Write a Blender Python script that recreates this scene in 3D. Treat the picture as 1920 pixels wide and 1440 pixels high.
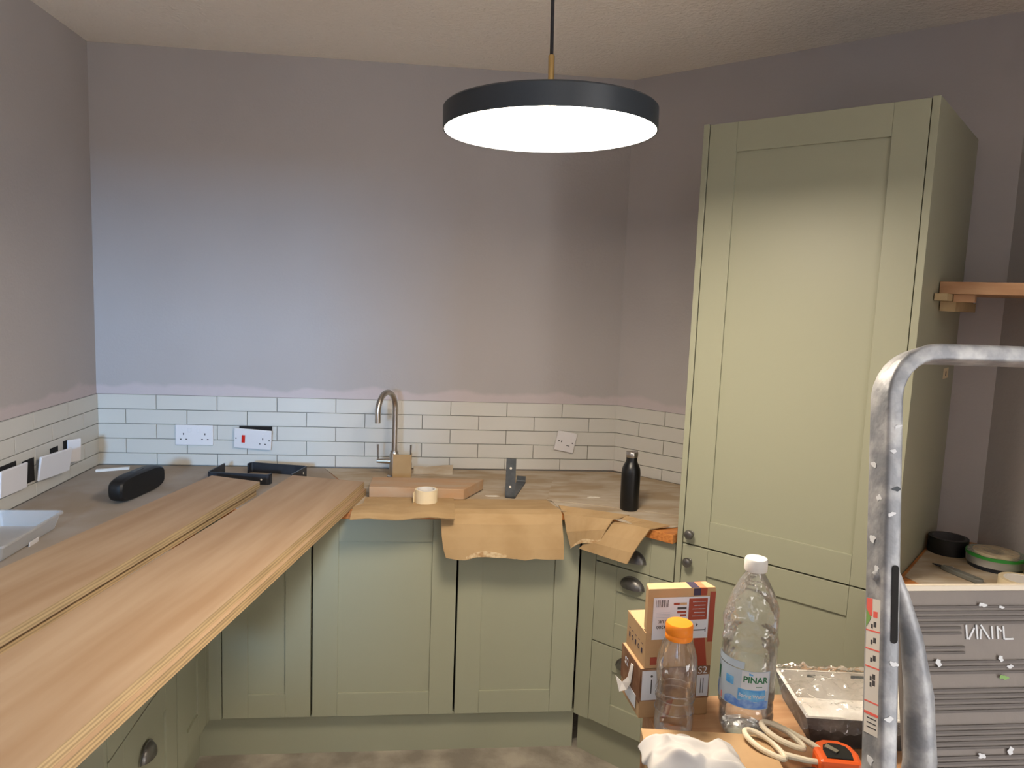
import bpy, bmesh, math, random
from mathutils import Matrix, Vector, noise
random.seed(7)
for o in list(bpy.data.objects): bpy.data.objects.remove(o, do_unlink=True)
SC = bpy.context.scene
COL = SC.collection

# ------------------------------------------------------------------ camera
cam_d = bpy.data.cameras.new('camera'); cam = bpy.data.objects.new('camera', cam_d); COL.objects.link(cam)
cam_d.sensor_width = 36; cam_d.sensor_fit = 'HORIZONTAL'; cam_d.lens = 1391.95 * 36 / 1920
cam_d.clip_start = 0.02
YAW, PITCH, ROLL = math.radians(6.179), math.radians(-6.6506), math.radians(2.1765)
fwd = Vector((math.sin(YAW)*math.cos(PITCH), math.cos(YAW)*math.cos(PITCH), math.sin(PITCH)))
rt = Vector((math.cos(YAW), -math.sin(YAW), 0)); up = rt.cross(fwd)
r2 = math.cos(ROLL)*rt + math.sin(ROLL)*up; u2 = -math.sin(ROLL)*rt + math.cos(ROLL)*up
m = Matrix((r2, u2, -fwd)).transposed().to_4x4(); m.translation = Vector((1.3423, -3.1195, 1.6574))
cam.matrix_world = m
SC.camera = cam

# ------------------------------------------------------------------ world, daylight, exposure
W = bpy.data.worlds.new('world'); SC.world = W; W.use_nodes = True
W.node_tree.nodes['Background'].inputs[0].default_value = (0.97, 0.95, 0.94, 1)
W.node_tree.nodes['Background'].inputs[1].default_value = 5.5
SC.view_settings.view_transform = 'Standard'; SC.view_settings.look = 'None'
SC.view_settings.gamma = 1.0; SC.view_settings.use_curve_mapping = False
SC.view_settings.exposure = 0.3

def area(name, loc, rot, sx, sy, power, col):
    l = bpy.data.lights.new(name, 'AREA'); l.shape = 'RECTANGLE'; l.size = sx; l.size_y = sy
    l.energy = power; l.color = col
    o = bpy.data.objects.new(name, l); COL.objects.link(o); o.location = loc; o.rotation_euler = rot
    return o
# daylight entering through the window of the room behind the camera (faces +y)
area('daylight_window', (0.50, -6.93, 1.975), (math.radians(84), 0, 0), 0.4, 0.42, 215, (0.30, 0.60, 1.0))

LAMP_STRENGTH = 47.0
H = 2.566; L = 2.1411; ANG = math.radians(45.56); ZW = 0.918
CA, SA = math.cos(ANG), math.sin(ANG)
def RW(t, off, z=0.0):                      # point in the frame of the angled right wall
    return Vector((L + t*CA - off*SA, -t*SA - off*CA, z))

# ------------------------------------------------------------------ materials
def lin(c):
    r = []
    for v in c:
        v /= 255.0
        r.append(v/12.92 if v <= 0.04045 else ((v+0.055)/1.055)**2.4)
    return (*r, 1.0)
def new_mat(name):
    mt = bpy.data.materials.new(name); mt.use_nodes = True
    nt = mt.node_tree; return mt, nt, nt.nodes['Principled BSDF']
def mat(name, c, rough=0.5, metal=0.0, c2=None, scale=20.0, stretch=(1,1,1), bump=0.0, bscale=None, detail=4.0, lo=0.4, hi=0.65, coat=0.0, spec=0.5):
    mt, nt, b = new_mat(name); N = nt.nodes; K = nt.links
    b.inputs['Base Color'].default_value = lin(c); b.inputs['Roughness'].default_value = rough
    b.inputs['Metallic'].default_value = metal; b.inputs['Specular IOR Level'].default_value = spec
    if coat: b.inputs['Coat Weight'].default_value = coat
    if c2 is not None or bump:
        tc = N.new('ShaderNodeTexCoord'); mp = N.new('ShaderNodeMapping'); mp.inputs['Scale'].default_value = stretch
        K.new(tc.outputs['Object'], mp.inputs['Vector'])
    if c2 is not None:
        nz = N.new('ShaderNodeTexNoise'); nz.inputs['Scale'].default_value = scale; nz.inputs['Detail'].default_value = detail
        K.new(mp.outputs['Vector'], nz.inputs['Vector'])
        rp = N.new('ShaderNodeValToRGB'); rp.color_ramp.elements[0].position = lo; rp.color_ramp.elements[1].position = hi
        rp.color_ramp.elements[0].color = lin(c); rp.color_ramp.elements[1].color = lin(c2)
        K.new(nz.outputs['Fac'], rp.inputs['Fac']); K.new(rp.outputs['Color'], b.inputs['Base Color'])
    if bump:
        n2 = N.new('ShaderNodeTexNoise'); n2.inputs['Scale'].default_value = bscale or scale; n2.inputs['Detail'].default_value = 3
        K.new(mp.outputs['Vector'], n2.inputs['Vector'])
        bp = N.new('ShaderNodeBump'); bp.inputs['Strength'].default_value = bump; bp.inputs['Distance'].default_value = 0.01
        K.new(n2.outputs['Fac'], bp.inputs['Height']); K.new(bp.outputs['Normal'], b.inputs['Normal'])
    return mt

def wall_mat():
    mt, nt, b = new_mat('wall_paint'); N = nt.nodes; K = nt.links
    b.inputs['Roughness'].default_value = 0.75; b.inputs['Specular IOR Level'].default_value = 0.25
    tc = N.new('ShaderNodeTexCoord'); sp = N.new('ShaderNodeSeparateXYZ'); K.new(tc.outputs['Object'], sp.inputs['Vector'])
    nz = N.new('ShaderNodeTexNoise'); nz.inputs['Scale'].default_value = 5.0; nz.inputs['Detail'].default_value = 8
    K.new(tc.outputs['Object'], nz.inputs['Vector'])
    ma = N.new('ShaderNodeMath'); ma.operation = 'MULTIPLY_ADD'; ma.inputs[1].default_value = 0.10; ma.inputs[2].default_value = 1.203
    K.new(nz.outputs['Fac'], ma.inputs[0])
    sb = N.new('ShaderNodeMath'); sb.operation = 'SUBTRACT'; K.new(ma.outputs[0], sb.inputs[0]); K.new(sp.outputs['Z'], sb.inputs[1])
    mr = N.new('ShaderNodeMapRange'); mr.inputs['From Min'].default_value = -0.006; mr.inputs['From Max'].default_value = 0.010
    K.new(sb.outputs[0], mr.inputs['Value'])
    big = N.new('ShaderNodeTexNoise'); big.inputs['Scale'].default_value = 1.3; big.inputs['Detail'].default_value = 3
    K.new(tc.outputs['Object'], big.inputs['Vector'])
    r1 = N.new('ShaderNodeValToRGB'); r1.color_ramp.elements[0].color = lin((174, 169, 168)); r1.color_ramp.elements[1].color = lin((180, 175, 174))
    r1.color_ramp.elements[0].position = 0.35; r1.color_ramp.elements[1].position = 0.65
    K.new(big.outputs['Fac'], r1.inputs['Fac'])
    mx = N.new('ShaderNodeMix'); mx.data_type = 'RGBA'
    mX = N.new('ShaderNodeMapRange'); mX.inputs['From Min'].default_value = 2.6; mX.inputs['From Max'].default_value = 2.65; mX.inputs['To Min'].default_value = 1; mX.inputs['To Max'].default_value = 0
    K.new(sp.outputs['X'], mX.inputs['Value']); mm = N.new('ShaderNodeMath'); mm.operation = 'MULTIPLY'; K.new(mr.outputs['Result'], mm.inputs[0]); K.new(mX.outputs['Result'], mm.inputs[1])
    K.new(mm.outputs[0], mx.inputs['Factor']); K.new(r1.outputs['Color'], mx.inputs['A']); mx.inputs['B'].default_value = lin((193, 183, 184))
    K.new(mx.outputs['Result'], b.inputs['Base Color'])
    fn = N.new('ShaderNodeTexNoise'); fn.inputs['Scale'].default_value = 90; K.new(tc.outputs['Object'], fn.inputs['Vector'])
    bp = N.new('ShaderNodeBump'); bp.inputs['Strength'].default_value = 0.08; bp.inputs['Distance'].default_value = 0.01
    K.new(fn.outputs['Fac'], bp.inputs['Height']); K.new(bp.outputs['Normal'], b.inputs['Normal'])
    return mt

def ply_edge_mat(name, c1, c2, f):
    mt, nt, b = new_mat(name); N = nt.nodes; K = nt.links
    b.inputs['Roughness'].default_value = 0.7
    tc = N.new('ShaderNodeTexCoord'); sp = N.new('ShaderNodeSeparateXYZ'); K.new(tc.outputs['Object'], sp.inputs['Vector'])
    nz = N.new('ShaderNodeTexNoise'); nz.inputs['Scale'].default_value = 6; nz.inputs['Detail'].default_value = 4
    mp = N.new('ShaderNodeMapping'); mp.inputs['Scale'].default_value = (1, 1, 12); K.new(tc.outputs['Object'], mp.inputs['Vector']); K.new(mp.outputs['Vector'], nz.inputs['Vector'])
    ma = N.new('ShaderNodeMath'); ma.operation = 'MULTIPLY'; ma.inputs[1].default_value = f; K.new(sp.outputs['Z'], ma.inputs[0])
    si = N.new('ShaderNodeMath'); si.operation = 'SINE'; K.new(ma.outputs[0], si.inputs[0])
    ad = N.new('ShaderNodeMath'); ad.operation = 'MULTIPLY_ADD'; ad.inputs[1].default_value = 0.22; K.new(si.outputs[0], ad.inputs[0]); K.new(nz.outputs['Fac'], ad.inputs[2])
    rp = N.new('ShaderNodeValToRGB'); rp.color_ramp.elements[0].position = 0.3; rp.color_ramp.elements[1].position = 0.7
    rp.color_ramp.elements[0].color = lin(c1); rp.color_ramp.elements[1].color = lin(c2)
    K.new(ad.outputs[0], rp.inputs['Fac']); K.new(rp.outputs['Color'], b.inputs['Base Color'])
    return mt

def clear_mat(name, tint, alpha, rough=0.05, fres=0.5, bump=0.0, bscale=30):
    mt, nt, b = new_mat(name); N = nt.nodes; K = nt.links
    out = N['Material Output']
    tr = N.new('ShaderNodeBsdfTransparent'); tr.inputs['Color'].default_value = (*tint, 1)
    gl = N.new('ShaderNodeBsdfGlossy'); gl.inputs['Roughness'].default_value = rough; gl.inputs['Color'].default_value = (1, 1, 1, 1)
    df = N.new('ShaderNodeBsdfDiffuse'); df.inputs['Color'].default_value = (0.8, 0.8, 0.8, 1)
    lw = N.new('ShaderNodeLayerWeight'); lw.inputs['Blend'].default_value = fres
    mr = N.new('ShaderNodeMath'); mr.operation = 'MULTIPLY_ADD'; mr.inputs[1].default_value = 0.75; mr.inputs[2].default_value = 0.05
    K.new(lw.outputs['Fresnel'], mr.inputs[0])
    m1 = N.new('ShaderNodeMixShader'); m1.inputs[0].default_value = alpha; K.new(tr.outputs[0], m1.inputs[1]); K.new(df.outputs[0], m1.inputs[2])
    m2 = N.new('ShaderNodeMixShader'); K.new(mr.outputs[0], m2.inputs[0]); K.new(m1.outputs[0], m2.inputs[1]); K.new(gl.outputs[0], m2.inputs[2])
    K.new(m2.outputs[0], out.inputs['Surface'])
    if bump:
        tc = N.new('ShaderNodeTexCoord'); n2 = N.new('ShaderNodeTexNoise'); n2.inputs['Scale'].default_value = bscale; n2.inputs['Detail'].default_value = 2
        K.new(tc.outputs['Object'], n2.inputs['Vector'])
        bp = N.new('ShaderNodeBump'); bp.inputs['Strength'].default_value = bump; bp.inputs['Distance'].default_value = 0.01
        K.new(n2.outputs['Fac'], bp.inputs['Height'])
        K.new(bp.outputs['Normal'], gl.inputs['Normal']); K.new(bp.outputs['Normal'], lw.inputs['Normal'])
    N.remove(b)
    return mt

def emit_mat(name, col, s):
    mt, nt, b = new_mat(name)
    b.inputs['Base Color'].default_value = (0.8, 0.8, 0.8, 1)
    b.inputs['Emission Color'].default_value = col; b.inputs['Emission Strength'].default_value = s
    return mt

M = {}
M['wall'] = wall_mat()
M['ceiling'] = mat('ceiling_paint', (246, 240, 230), 0.85, bump=0.6, bscale=70, spec=0.2)
M['floor'] = mat('concrete', (132, 124, 112), 0.8, c2=(172, 163, 148), scale=7, bump=0.3, bscale=60, detail=8)
M['sage'] = mat('sage_paint', (157, 158, 136), 0.42, spec=0.4)
M['carcass'] = mat('carcass_board', (120, 118, 104), 0.6)
M['grout'] = mat('grout', (128, 126, 120), 0.9)
M['tile'] = mat('tile_glaze', (202, 200, 193), 0.32, c2=(207, 205, 198), scale=2.5, spec=0.4)
M['worktop'] = mat('oiled_timber', (196, 128, 66), 0.45, c2=(168, 100, 46), scale=14, stretch=(1, 9, 9))
M['ply'] = mat('ply_face', (174, 147, 117), 0.6, c2=(157, 126, 94), scale=3.2, stretch=(5.0, 0.45, 1), detail=6, lo=0.38, hi=0.68)
M['ply_edge'] = ply_edge_mat('ply_edge', (150, 128, 94), (186, 160, 120), 760)
M['ply_dark'] = ply_edge_mat('ply_edge_lower', (146, 122, 88), (190, 160, 116), 760)
M['card'] = mat('cardboard', (174, 146, 106), 0.85, c2=(164, 135, 95), scale=9, stretch=(1, 3, 1))
M['card_dusty'] = mat('dusty_cardboard', (164, 144, 117), 0.9, c2=(186, 174, 156), scale=6, stretch=(1, 2.5, 1), detail=7, lo=0.38, hi=0.62)
M['card_grey'] = mat('dusty_grey_cardboard', (154, 140, 124), 0.9, c2=(166, 156, 146), scale=5, detail=7)
M['card_edge'] = mat('cardboard_torn', (206, 186, 150), 0.9, c2=(168, 132, 90), scale=60)
M['dust'] = mat('plaster_crumb', (226, 220, 208), 0.9)
M['pine'] = mat('pine', (190, 150, 112), 0.6, c2=(172, 128, 90), scale=6, stretch=(1, 7, 4), detail=5)
M['beech'] = mat('beech_block', (178, 142, 106), 0.6, c2=(176, 152, 126), scale=7, stretch=(1, 3, 3), detail=6)
M['batten'] = mat('pale_batten', (186, 164, 124), 0.7, c2=(170, 146, 106), scale=12)
M['plastic_white'] = mat('white_plastic', (222, 220, 222), 0.35)
M['plastic_grey'] = mat('socket_holes', (70, 68, 70), 0.6)
M['red'] = mat('red_switch', (206, 40, 30), 0.3)
M['black'] = mat('black_plastic', (16, 16, 17), 0.45)
M['black_hole'] = mat('back_box_black', (20, 17, 15), 0.9)
M['black_metal'] = mat('black_steel', (34, 36, 42), 0.42, c2=(44, 46, 52), scale=30)
M['grey_metal'] = mat('grey_steel', (72, 76, 80), 0.5, c2=(84, 88, 92), scale=40)
M['steel'] = mat('brushed_steel', (190, 184, 176), 0.28, 1.0)
M['pewter'] = mat('pewter', (128, 126, 122), 0.36, 0.8, c2=(104, 102, 100), scale=40)
M['brass'] = mat('brass', (188, 160, 108), 0.35, 1.0)
M['lamp_body'] = mat('lamp_lacquer', (40, 47, 54), 0.42)
M['cord'] = mat('cord', (22, 18, 24), 0.7)
M['lamp_glow'] = emit_mat('lamp_diffuser', (1.0, 0.86, 0.69, 1), LAMP_STRENGTH)
M['flask'] = mat('flask_black', (12, 12, 13), 0.35)
M['masking'] = mat('masking_tape', (222, 206, 172), 0.75)
M['masking_core'] = mat('tape_core', (226, 222, 216), 0.8)
M['alu'] = mat('ladder_aluminium', (128, 130, 134), 0.5, 0.3, c2=(172, 172, 172), scale=30, detail=8, lo=0.40, hi=0.62, bump=0.25, bscale=45)
M['alu_paint'] = mat('paint_splat', (206, 208, 210), 0.7)
M['dark_paint'] = mat('dark_paint_splat', (34, 44, 52), 0.5)
M['tread'] = mat('tread_plastic', (122, 113, 105), 0.6, c2=(112, 104, 98), scale=6, bump=0.1, bscale=60)
M['tread_dark'] = mat('tread_groove', (92, 86, 82), 0.7)
M['tread_lip'] = mat('tread_lip', (206, 194, 174), 0.5)
M['sticker'] = mat('sticker_paper', (206, 200, 190), 0.6)
M['sticker_red'] = mat('sticker_red', (222, 96, 84), 0.6)
M['sticker_green'] = mat('sticker_green', (118, 156, 82), 0.6)
M['ink'] = mat('ink', (62, 60, 62), 0.7)
M['pet'] = clear_mat('pet_plastic', (0.975, 0.98, 0.985), 0.07, 0.06, 0.28, 0.5, 38)
M['pet_small'] = clear_mat('pet_small_plastic', (0.95, 0.94, 0.92), 0.04, 0.05, 0.28, 0.15, 40)
M['film'] = clear_mat('clear_film', (0.98, 0.98, 0.975), 0.04, 0.08, 0.22, 0.9, 45)
M['tubclear'] = clear_mat('tub_plastic', (0.90, 0.90, 0.90), 0.22, 0.45, 0.25)
M['water'] = clear_mat('water', (0.94, 0.96, 0.97), 0.02, 0.02, 0.35)
M['cap_white'] = mat('cap_white', (226, 224, 218), 0.45)
M['cap_orange'] = mat('cap_orange', (246, 140, 26), 0.4)
M['label_white'] = mat('label_white', (206, 212, 220), 0.5)
M['label_pale'] = mat('label_pale', (176, 194, 210), 0.5)
M['label_blue'] = mat('label_blue', (66, 150, 218), 0.5, c2=(120, 186, 230), scale=50)
M['label_mount'] = mat('label_mountain', (86, 134, 214), 0.5, c2=(140, 178, 226), scale=70)
M['label_green'] = mat('label_green', (30, 110, 70), 0.5)
M['label_pink'] = mat('label_pink', (222, 140, 132), 0.5)
M['carton'] = mat('carton', (184, 152, 112), 0.8, c2=(174, 141, 101), scale=14)
M['carton_in'] = mat('carton_inside', (196, 164, 122), 0.8)
M['box_red'] = mat('box_print_red', (150, 62, 40), 0.6)
M['box_navy'] = mat('box_print_navy', (54, 44, 70), 0.6)
M['box_orange'] = mat('box_print_orange', (222, 124, 84), 0.6)
M['box_brown'] = mat('box_print_brown', (116, 76, 50), 0.6, c2=(146, 112, 84), scale=40)
M['cloth'] = mat('white_cloth', (196, 193, 190), 0.9)
M['cream'] = mat('cream_handle', (222, 210, 184), 0.45)
M['tape_orange'] = mat('tape_measure_orange', (232, 96, 34), 0.4)
M['tray_white'] = mat('tray_paint', (226, 224, 220), 0.55, c2=(208, 198, 184), scale=8)
M['tray_black'] = mat('tray_plastic_dark', (52, 50, 48), 0.5, c2=(120, 116, 108), scale=18, detail=6, lo=0.45, hi=0.7)
M['tape_green'] = mat('tape_green', (52, 140, 60), 0.4)
M['tin_green'] = mat('tin_green', (128, 156, 44), 0.5)
M['knife'] = mat('knife_grey', (104, 104, 98), 0.45)
M['blue_lid'] = mat('navy_lid', (30, 36, 46), 0.4)

# ------------------------------------------------------------------ helpers
class MB:
    def __init__(s): s.v = []; s.f = []; s.mi = []
    def add(s, vs, fs, mi=0):
        n = len(s.v); s.v += [tuple(p) for p in vs]; s.f += [tuple(n+i for i in f) for f in fs]; s.mi += [mi]*len(fs); return s
    def box(s, x0, x1, y0, y1, z0, z1, mi=0, mt=None):
        vs = [Vector(p) for p in ((x0,y0,z0),(x1,y0,z0),(x1,y1,z0),(x0,y1,z0),(x0,y0,z1),(x1,y0,z1),(x1,y1,z1),(x0,y1,z1))]
        if mt is not None: vs = [mt @ p for p in vs]
        return s.add(vs, [(0,3,2,1),(4,5,6,7),(0,1,5,4),(1,2,6,5),(2,3,7,6),(3,0,4,7)], mi)
    def prism(s, poly, z0, z1, mi=0):
        a = sum(poly[i][0]*poly[(i+1) % len(poly)][1]-poly[(i+1) % len(poly)][0]*poly[i][1] for i in range(len(poly)))
        if a < 0: poly = list(reversed(poly))
        n = len(poly); vs = [(p[0], p[1], z0) for p in poly]+[(p[0], p[1], z1) for p in poly]
        return s.add(vs, [tuple(range(n-1,-1,-1)), tuple(range(n, 2*n))]+[(i,(i+1) % n, n+(i+1) % n, n+i) for i in range(n)], mi)
    def lathe(s, prof, seg=24, c=(0,0,0), mt=None, mi=0, closed=False, fn=None):
        vs = []; fs = []
        for r, z in prof:
            for k in range(seg):
                a = 2*math.pi*k/seg; rr = r*(fn(a, z) if fn else 1)
                p = Vector((rr*math.cos(a), rr*math.sin(a), z))
                vs.append((mt @ p if mt is not None else p)+Vector(c))
        for i in range(len(prof)-1):
            for k in range(seg):
                j = (k+1) % seg; fs.append((i*seg+k, i*seg+j, (i+1)*seg+j, (i+1)*seg+k))
        if closed:
            i = len(prof)-1
            for k in range(seg):
                j = (k+1) % seg; fs.append((i*seg+k, i*seg+j, j, k))
        else:
            fs.append(tuple(range(seg-1,-1,-1))); fs.append(tuple((len(prof)-1)*seg+k for k in range(seg)))
        return s.add(vs, fs, mi)
    def tube(s, path, rad, seg=12, prof=None, mi=0, upv=(0,0,1), caps=True):
        path = [Vector(p) for p in path]; n = len(path); vs = []; fs = []
        if not isinstance(rad, (list, tuple)): rad = [rad]*n
        if prof is None: prof = [(math.cos(2*math.pi*k/seg), math.sin(2*math.pi*k/seg)) for k in range(seg)]
        seg = len(prof); upv = Vector(upv); prev = None
        for i, p in enumerate(path):
            d = (path[min(i+1, n-1)]-path[max(i-1, 0)]).normalized()
            if prev is None:
                u = upv - d*upv.dot(d)
                if u.length < 1e-4: u = Vector((1,0,0)) - d*d.x
            else: u = prev - d*prev.dot(d)
            u.normalize(); prev = u; w = d.cross(u)
            for a, b in prof: vs.append(p + u*(a*rad[i]) + w*(b*rad[i]))
        for i in range(n-1):
            for k in range(seg):
                j = (k+1) % seg; fs.append((i*seg+k, i*seg+j, (i+1)*seg+j, (i+1)*seg+k))
        if caps: fs.append(tuple(range(seg-1,-1,-1))); fs.append(tuple((n-1)*seg+k for k in range(seg)))
        return s.add(vs, fs, mi)
    def grid(s, rows, th=0.0, mi=0):
        nr, nc = len(rows), len(rows[0]); P = [[Vector(p) for p in r] for r in rows]
        vs = [p for r in P for p in r]; fs = [(i*nc+j, i*nc+j+1, (i+1)*nc+j+1, (i+1)*nc+j) for i in range(nr-1) for j in range(nc-1)]
        if th:
            nv = len(vs); low = []
            for i in range(nr):
                for j in range(nc):
                    a = P[min(i+1,nr-1)][j]-P[max(i-1,0)][j]; b = P[i][min(j+1,nc-1)]-P[i][max(j-1,0)]
                    nn = b.cross(a); nn.normalize()
                    low.append(P[i][j]-nn*th)
            vs += low; fs += [tuple(reversed([nv+q for q in f])) for f in fs]
            bd = [(0,j) for j in range(nc)]+[(i,nc-1) for i in range(1,nr)]+[(nr-1,j) for j in range(nc-2,-1,-1)]+[(i,0) for i in range(nr-2,0,-1)]
            ids = [i*nc+j for i, j in bd]
            for k in range(len(ids)):
                a, b = ids[k], ids[(k+1) % len(ids)]; fs.append((b, a, nv+a, nv+b))
        return s.add(vs, fs, mi)
    def mesh(s, name, mats):
        me = bpy.data.meshes.new(name); me.from_pydata(s.v, [], s.f); me.update()
        for q in (mats if isinstance(mats, (list, tuple)) else [mats]): me.materials.append(M[q])
        if any(s.mi):
            for p, i in zip(me.polygons, s.mi): p.material_index = i
        bm = bmesh.new(); bm.from_mesh(me); bmesh.ops.recalc_face_normals(bm, faces=bm.faces); bm.to_mesh(me); bm.free()
        return me
    def build(s, name, mats, parent=None, smooth=False, bevel=0.0, loc=None, sub=0, fix=True):
        o = bpy.data.objects.new(name, s.mesh(name, mats)); COL.objects.link(o)
        if parent is not None: o.parent = parent
        if loc is not None: o.location = loc
        if bevel:
            b = o.modifiers.new('bevel', 'BEVEL'); b.width = bevel; b.segments = 2; b.limit_method = 'ANGLE'; b.angle_limit = math.radians(40)
        if sub:
            b = o.modifiers.new('sub', 'SUBSURF'); b.levels = sub; b.render_levels = sub
        if smooth:
            for p in o.data.polygons: p.use_smooth = True
            if not sub: o.data.set_sharp_from_angle(angle=math.radians(35))
        return o
def tag(o, label, cat, group=None):
    o['label'] = label; o['category'] = cat
    if group: o['group'] = group
    return o
def thing(name, label, cat, loc=(0,0,0), rz=0.0, group=None):
    o = bpy.data.objects.new(name, None); COL.objects.link(o); o.empty_display_size = 0.05
    o.location = loc; o.rotation_euler = (0, 0, rz)
    return tag(o, label, cat, group)
def struct(o): o['kind'] = 'structure'; return o
def linkcopy(o, parent, loc=None):
    c = o.copy(); COL.objects.link(c); c.parent = parent
    if loc is not None: c.location = loc
    return c
def text_mesh(s, size, ext=0.0002, bold=0.0):
    cu = bpy.data.curves.new('txt', 'FONT'); cu.body = s; cu.size = size; cu.align_x = 'CENTER'; cu.align_y = 'CENTER'; cu.extrude = ext; cu.offset = bold
    cu.resolution_u = 3
    o = bpy.data.objects.new('txt', cu); COL.objects.link(o)
    dg = bpy.context.evaluated_depsgraph_get(); dg.update()
    me = bpy.data.meshes.new_from_object(o.evaluated_get(dg))
    bpy.data.objects.remove(o, do_unlink=True); bpy.data.curves.remove(cu)
    return me
def text(name, s, size, m_, parent, mt, ext=0.0002, bold=0.0, bend=None):
    me = text_mesh(s, size, ext, bold); me.transform(mt)
    if bend:
        for v in me.vertices: v.co = bend(v.co)
    me.materials.clear(); me.materials.append(M[m_])
    o = bpy.data.objects.new(name, me); COL.objects.link(o); o.parent = parent
    return o
FRONT = Matrix.Rotation(math.radians(90), 4, 'X')       # text plane xy -> faces -y, upright
def T(x, y, z): return Matrix.Translation((x, y, z))
def RZ(a): return Matrix.Rotation(a, 4, 'Z')

# ------------------------------------------------------------------ room shell
fl_ = MB(); fl_.box(-0.1, 3.3, -4.4, 0.2, -0.05, 0); fl_.box(-0.1, 1.2, -7.1, -4.4, -0.05, 0)
floor = struct(fl_.build('floor', 'floor'))
ce_ = MB(); ce_.box(-0.1, 3.3, -4.4, 0.2, H, H+0.05); ce_.box(-0.1, 1.2, -7.1, -4.4, H, H+0.05)
ceil = struct(ce_.build('ceiling', 'ceiling'))
wall_left = struct(MB().box(-0.1, 0, -7.1, 0.1, 0, H).build('wall_left', 'wall'))
wall_back = struct(MB().box(0, L+0.06, 0, 0.1, 0, H).build('wall_back', 'wall'))
TC = 1.367
p0, p1, p2, p3 = RW(0, 0), RW(TC, 0), RW(TC+0.03, -0.1), RW(-0.03, -0.1)
wall_right = struct(MB().prism([p0[:2], p1[:2], p2[:2], p3[:2]], 0, H).build('wall_right', 'wall'))
PC = RW(TC, 0)
wall_side = struct(MB().box(PC.x, PC.x+0.1, -3.15, PC.y, 0, H).build('wall_side', 'wall'))  # stops short of the rear wall; gap added to let fill light in
rear = MB(); rear.box(0, 0.06, -4.4, -4.3, 0, H); rear.box(0.75, 1.2, -4.4, -4.3, 0, H); rear.box(0.06, 0.75, -4.4, -4.3, 1.93, H); rear.box(0.06, 0.75, -4.4, -4.3, 0, 1.36)
rear.box(1.2, 1.5, -4.4, -4.3, 0, 1.1); rear.box(1.5, PC.x+0.1, -4.4, -4.3, 0, H)
struct(rear.build('wall_rear', 'wall'))  # unseen; its openings are made up to shape daylight and admit fill
baffle = MB(); baffle.box(1.1, 1.2, -7.1, -4.4, 0, H); baffle.box(-0.1, 1.1, -7.1, -7.0, 0, 1.72); baffle.box(-0.1, 1.1, -7.1, -7.0, 2.23, H)
baffle.box(-0.1, 0.25, -7.1, -7.0, 1.72, 2.23); baffle.box(0.75, 1.1, -7.1, -7.0, 1.72, 2.23)
struct(baffle.build('daylight_baffle', 'wall'))  # unseen hall walls, added to keep daylight off the tall cabinet
wf = MB()
for a in ((0.25, 0.28, 1.72, 2.23), (0.72, 0.75, 1.72, 2.23), (0.28, 0.72, 1.72, 1.75), (0.28, 0.72, 2.20, 2.23)): wf.box(a[0], a[1], -7.06, -7.0, a[2], a[3])
struct(wf.build('window_1', 'plastic_white'))  # unseen window, made small and high to shape the daylight patch

# ------------------------------------------------------------------ tiles (each a child of its wall)
ZT = 1.2115; RP = (ZT-0.91)/5; TP = 0.2383; G = 0.0024; TT = 0.006
tile_cache = {}
def tile(parent, w, h, mt):
    key = (round(w, 4), round(h, 4))
    if key not in tile_cache:
        b = MB(); c = 0.0012; x, z, d = w/2, h/2, TT
        vs = [(-x,0,-z),(x,0,-z),(x,0,z),(-x,0,z),(-x,-d+c,-z),(x,-d+c,-z),(x,-d+c,z),(-x,-d+c,z),(-x+c,-d,-z+c),(x-c,-d,-z+c),(x-c,-d,z-c),(-x+c,-d,z-c)]
        fs = [(0,1,5,4),(1,2,6,5),(2,3,7,6),(3,0,4,7),(4,5,9,8),(5,6,10,9),(6,7,11,10),(7,4,8,11),(8,9,10,11)]
        tile_cache[key] = b.add(vs, fs).mesh('tile', 'tile')
    o = bpy.data.objects.new('tile', tile_cache[key]); COL.objects.link(o); o.parent = parent; o.matrix_local = mt
def tile_wall(parent, base, length, first_even, first_odd):
    for r in range(5):
        z1 = ZT-r*RP; z0 = max(z1-RP, ZW+0.004) if r == 4 else z1-RP
        x = 0.0; nx = first_even if r % 2 == 0 else first_odd
        while x < length-0.004:
            e = min(nx, length)
            if e-x > 0.01: tile(parent, e-x-G, z1-z0-G, base @ T((x+e)/2, -0.002, (z0+z1)/2))
            x = e; nx += TP
gr = MB().box(0, L, -0.0025, 0.001, 0.9, ZT).build('grout', 'grout', wall_back)
tile_wall(wall_back, Matrix.Identity(4), L, 0.232, 0.113)
RWM = T(L, 0, 0) @ RZ(-ANG)
g2 = MB().box(0, 0.615, -0.0025, 0.001, 0.9, ZT).build('grout', 'grout', wall_right); g2.matrix_local = RWM
tile_wall(wall_right, RWM, 0.614, 0.237, 0.118)
LEN = 2.2; LWM = T(0, -LEN, 0) @ RZ(math.radians(90))
g3 = MB().box(0, LEN, -0.0025, 0.001, 0.9, ZT).build('grout', 'grout', wall_left); g3.matrix_local = LWM
tile_wall(wall_left, LWM, LEN, (LEN-0.2527) % TP, (LEN-0.133) % TP)

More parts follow.
